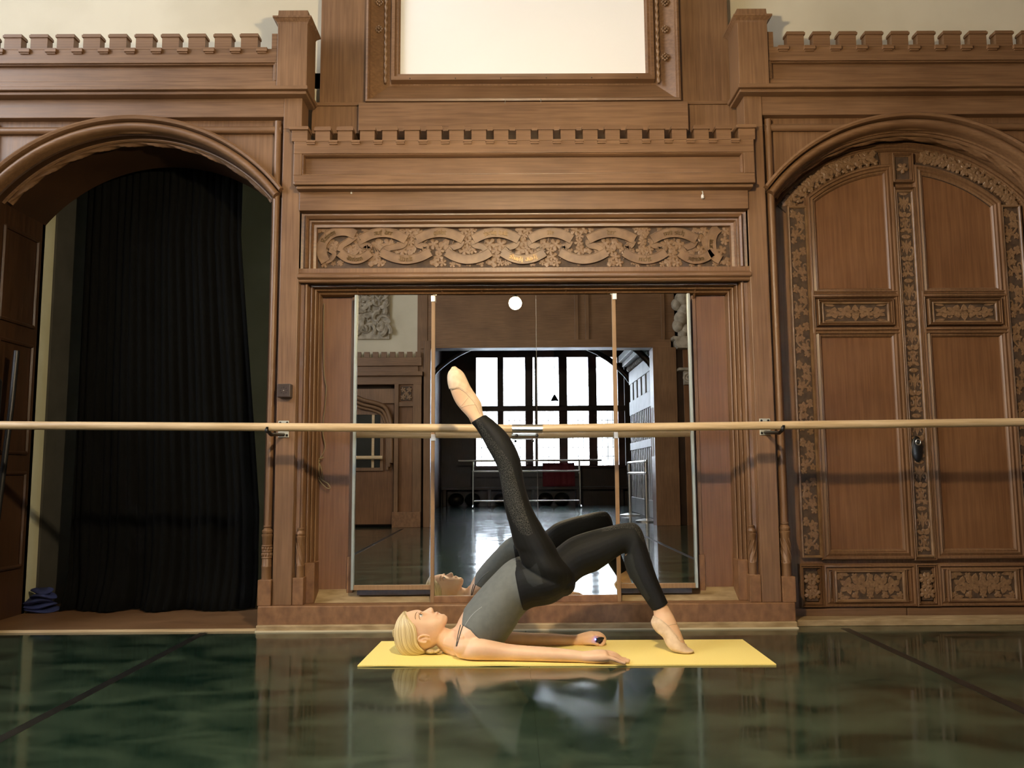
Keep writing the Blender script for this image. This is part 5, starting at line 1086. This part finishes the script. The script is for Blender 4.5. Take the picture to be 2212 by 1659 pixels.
# portable barre near the window
yp = BAYW+1.3
PB = thing('portable_barre', 'free-standing metal double barre in front of the bay window', 'barre', cm(1140, 1088, yp))
z1, z2 = mirz(cm, 1140, 995, yp), mirz(cm, 1140, 1018, yp); xa_, xb_ = mirx(cm, 990, 995, yp), mirx(cm, 1300, 995, yp)
MB().tube([(xa_, yp, z1), (xb_, yp, z1)], .026, 10).build('rail', STEEL, PB, smooth=60); MB().tube([(mirx(cm, 1020, 995, yp), yp+.12, z2), (mirx(cm, 1250, 995, yp), yp+.12, z2)], .022, 10).build('rail', STEEL, PB, smooth=60)
MB().tube([(mirx(cm, 1022, 995, yp), yp, .16), (mirx(cm, 1254, 995, yp), yp, .16)], .02, 8).build('stretcher', STEEL, PB, smooth=60)
for px in (1022, 1252):
    x = mirx(cm, px, 1040, yp)
    MB().tube([(x, yp, .05), (x, yp, z1)], .024, 10).build('upright', STEEL, PB, smooth=60); MB().tube([(x, yp+.12, .05), (x, yp+.12, z2)], .022, 10).build('upright', STEEL, PB, smooth=60)
    MB().tube([(x, yp-.30, .02), (x, yp-.22, .06), (x, yp+.34, .06), (x, yp+.42, .02)], .022, 8).build('foot', STEEL, PB, smooth=60)
# white panelled screen and balustrade along the right side of the bay
BS = thing('gallery_screen', 'white painted screen with cornice and balusters along the right of the bay', 'screen', (bxr-.05, -11.5, 0))
sx = bxr-.12; sy0, sy1 = REAR-.45, -13.2
zq = lambda z: z
for b6, nm in (((sx, sx+.12, sy1, sy0, 0, .32), 'base_board'), ((sx, sx+.12, sy1, sy0, 1.30, 1.46), 'middle_rail'), ((sx, sx+.12, sy1, sy0, 2.05, 2.35), 'panel_rail'), ((sx, sx+.12, sy1, sy0, 2.72, 3.0), 'frieze'), ((sx-.14, sx+.14, sy1, sy0, 3.12, 3.22), 'cornice'), ((sx-.22, sx+.14, sy1, sy0, 3.22, 3.36), 'cornice'), ((sx+.10, sx+.13, sy1, sy0, .3, 3.2), 'back_panel')):
    MB().box(*b6).build(nm, WHITEW if nm != 'back_panel' else WD, BS, bevel=.01)
n = 20
for k in range(n):
    y = sy1+(sy0-sy1)*(k+.5)/n
    MB().box(sx+.01, sx+.09, y-.045, y+.045, .32, 1.30).build('baluster', WHITEW, BS, bevel=.008); MB().box(sx+.01, sx+.09, y-.045, y+.045, 1.46, 2.05).build('baluster', WHITEW, BS, bevel=.008)
for k in range(8): y = sy1+(sy0-sy1)*(k+.5)/8; MB().box(sx+.01, sx+.10, y-.18, y+.18, 2.35, 2.72).build('screen_panel', WHITEW, BS, bevel=.01)
for k in range(22): y = sy1+(sy0-sy1)*(k+.5)/22; MB().ell((sx-.01, y, 3.06), (.05, .06, .06), 8, 6).build('carved_boss', WHITEW, BS, smooth=True)
# metal barre stand by the screen
HS = thing('metal_barre_stand', 'metal barre stand with round foot beside the white screen', 'barre', (sx-.28, -11.0, 0))
hx_ = sx-.28
for z in (1.02, .82): MB().tube([(hx_, -11.6, z), (hx_, -9.4, z)], .026, 10).build('rail', STEEL, HS, smooth=60)
MB().tube([(hx_, -11.5, .03), (hx_, -11.5, 1.04)], .035, 12).build('post', STEEL, HS, smooth=60); MB().lathe(hx_, -11.5, [(.2, 0), (.2, .02), (.05, .05)], 20).build('foot', STEEL, HS, smooth=30)
MB().tube([(hx_, -9.5, .03), (hx_, -9.5, 1.04)], .035, 12).build('post', STEEL, HS, smooth=60); MB().lathe(hx_, -9.5, [(.2, 0), (.2, .02), (.05, .05)], 20).build('foot', STEEL, HS, smooth=30)
# notice on the post
q = cm(1420, 935, REAR-.12); NO = MB().box(ox1-.006, ox1-.001, REAR-.23, REAR-.03, mirz(sm_, 1420, 985, REAR), mirz(sm_, 1420, 880, REAR)).build('notice', PAPER); tag(NO, 'white notice with red edge on the post of the opening', 'notice')
MB().box(ox1-.008, ox1-.006, REAR-.23, REAR-.20, mirz(sm_, 1420, 985, REAR), mirz(sm_, 1420, 880, REAR)).build('red_edge', RED, NO)
# little pendant in the bay and green exit light
q = cm(1198, 862, -14.5); PN = thing('pendant_lamp', 'small dark conical pendant hanging in the bay', 'lamp', q)
MB().lathe(q.x, q.y, [(.11, q.z-.05), (.10, q.z-.045), (.03, q.z+.08), (.015, q.z+.10)], 16).build('cone_shade', IRON, PN, smooth=40); MB().tube([(q.x, q.y, q.z+.1), (q.x, q.y, 4.1)], .008, 6).build('flex', IRON, PN)
# ================================================================== opal globe lamps of the hall (the warm light)
def globe(label, c, r=.095):
    T = thing('globe_lamp', label, 'lamp', c)
    MB().ell(c, (r, r, r), 20, 14).build('opal_globe', BULB, T, smooth=True); MB().lathe(c.x, c.y, [(r*.5, c.z+r*.86), (r*.55, c.z+r*1.0), (r*.2, c.z+r*1.25), (.012, c.z+r*1.4)], 16).build('gallery_cap', IRON, T, smooth=40); MB().tube([(c.x, c.y, c.z+r*1.4), (c.x, c.y, CEIL)], .008, 6).build('flex', IRON, T)
globe('lit opal globe lamp hanging from the hall ceiling on a long flex', cm(1113, 655, -2.5), .056)
#globe('lit opal globe lamp hanging towards the door side of the hall', Vector((2.6, -3.3, 2.65)))
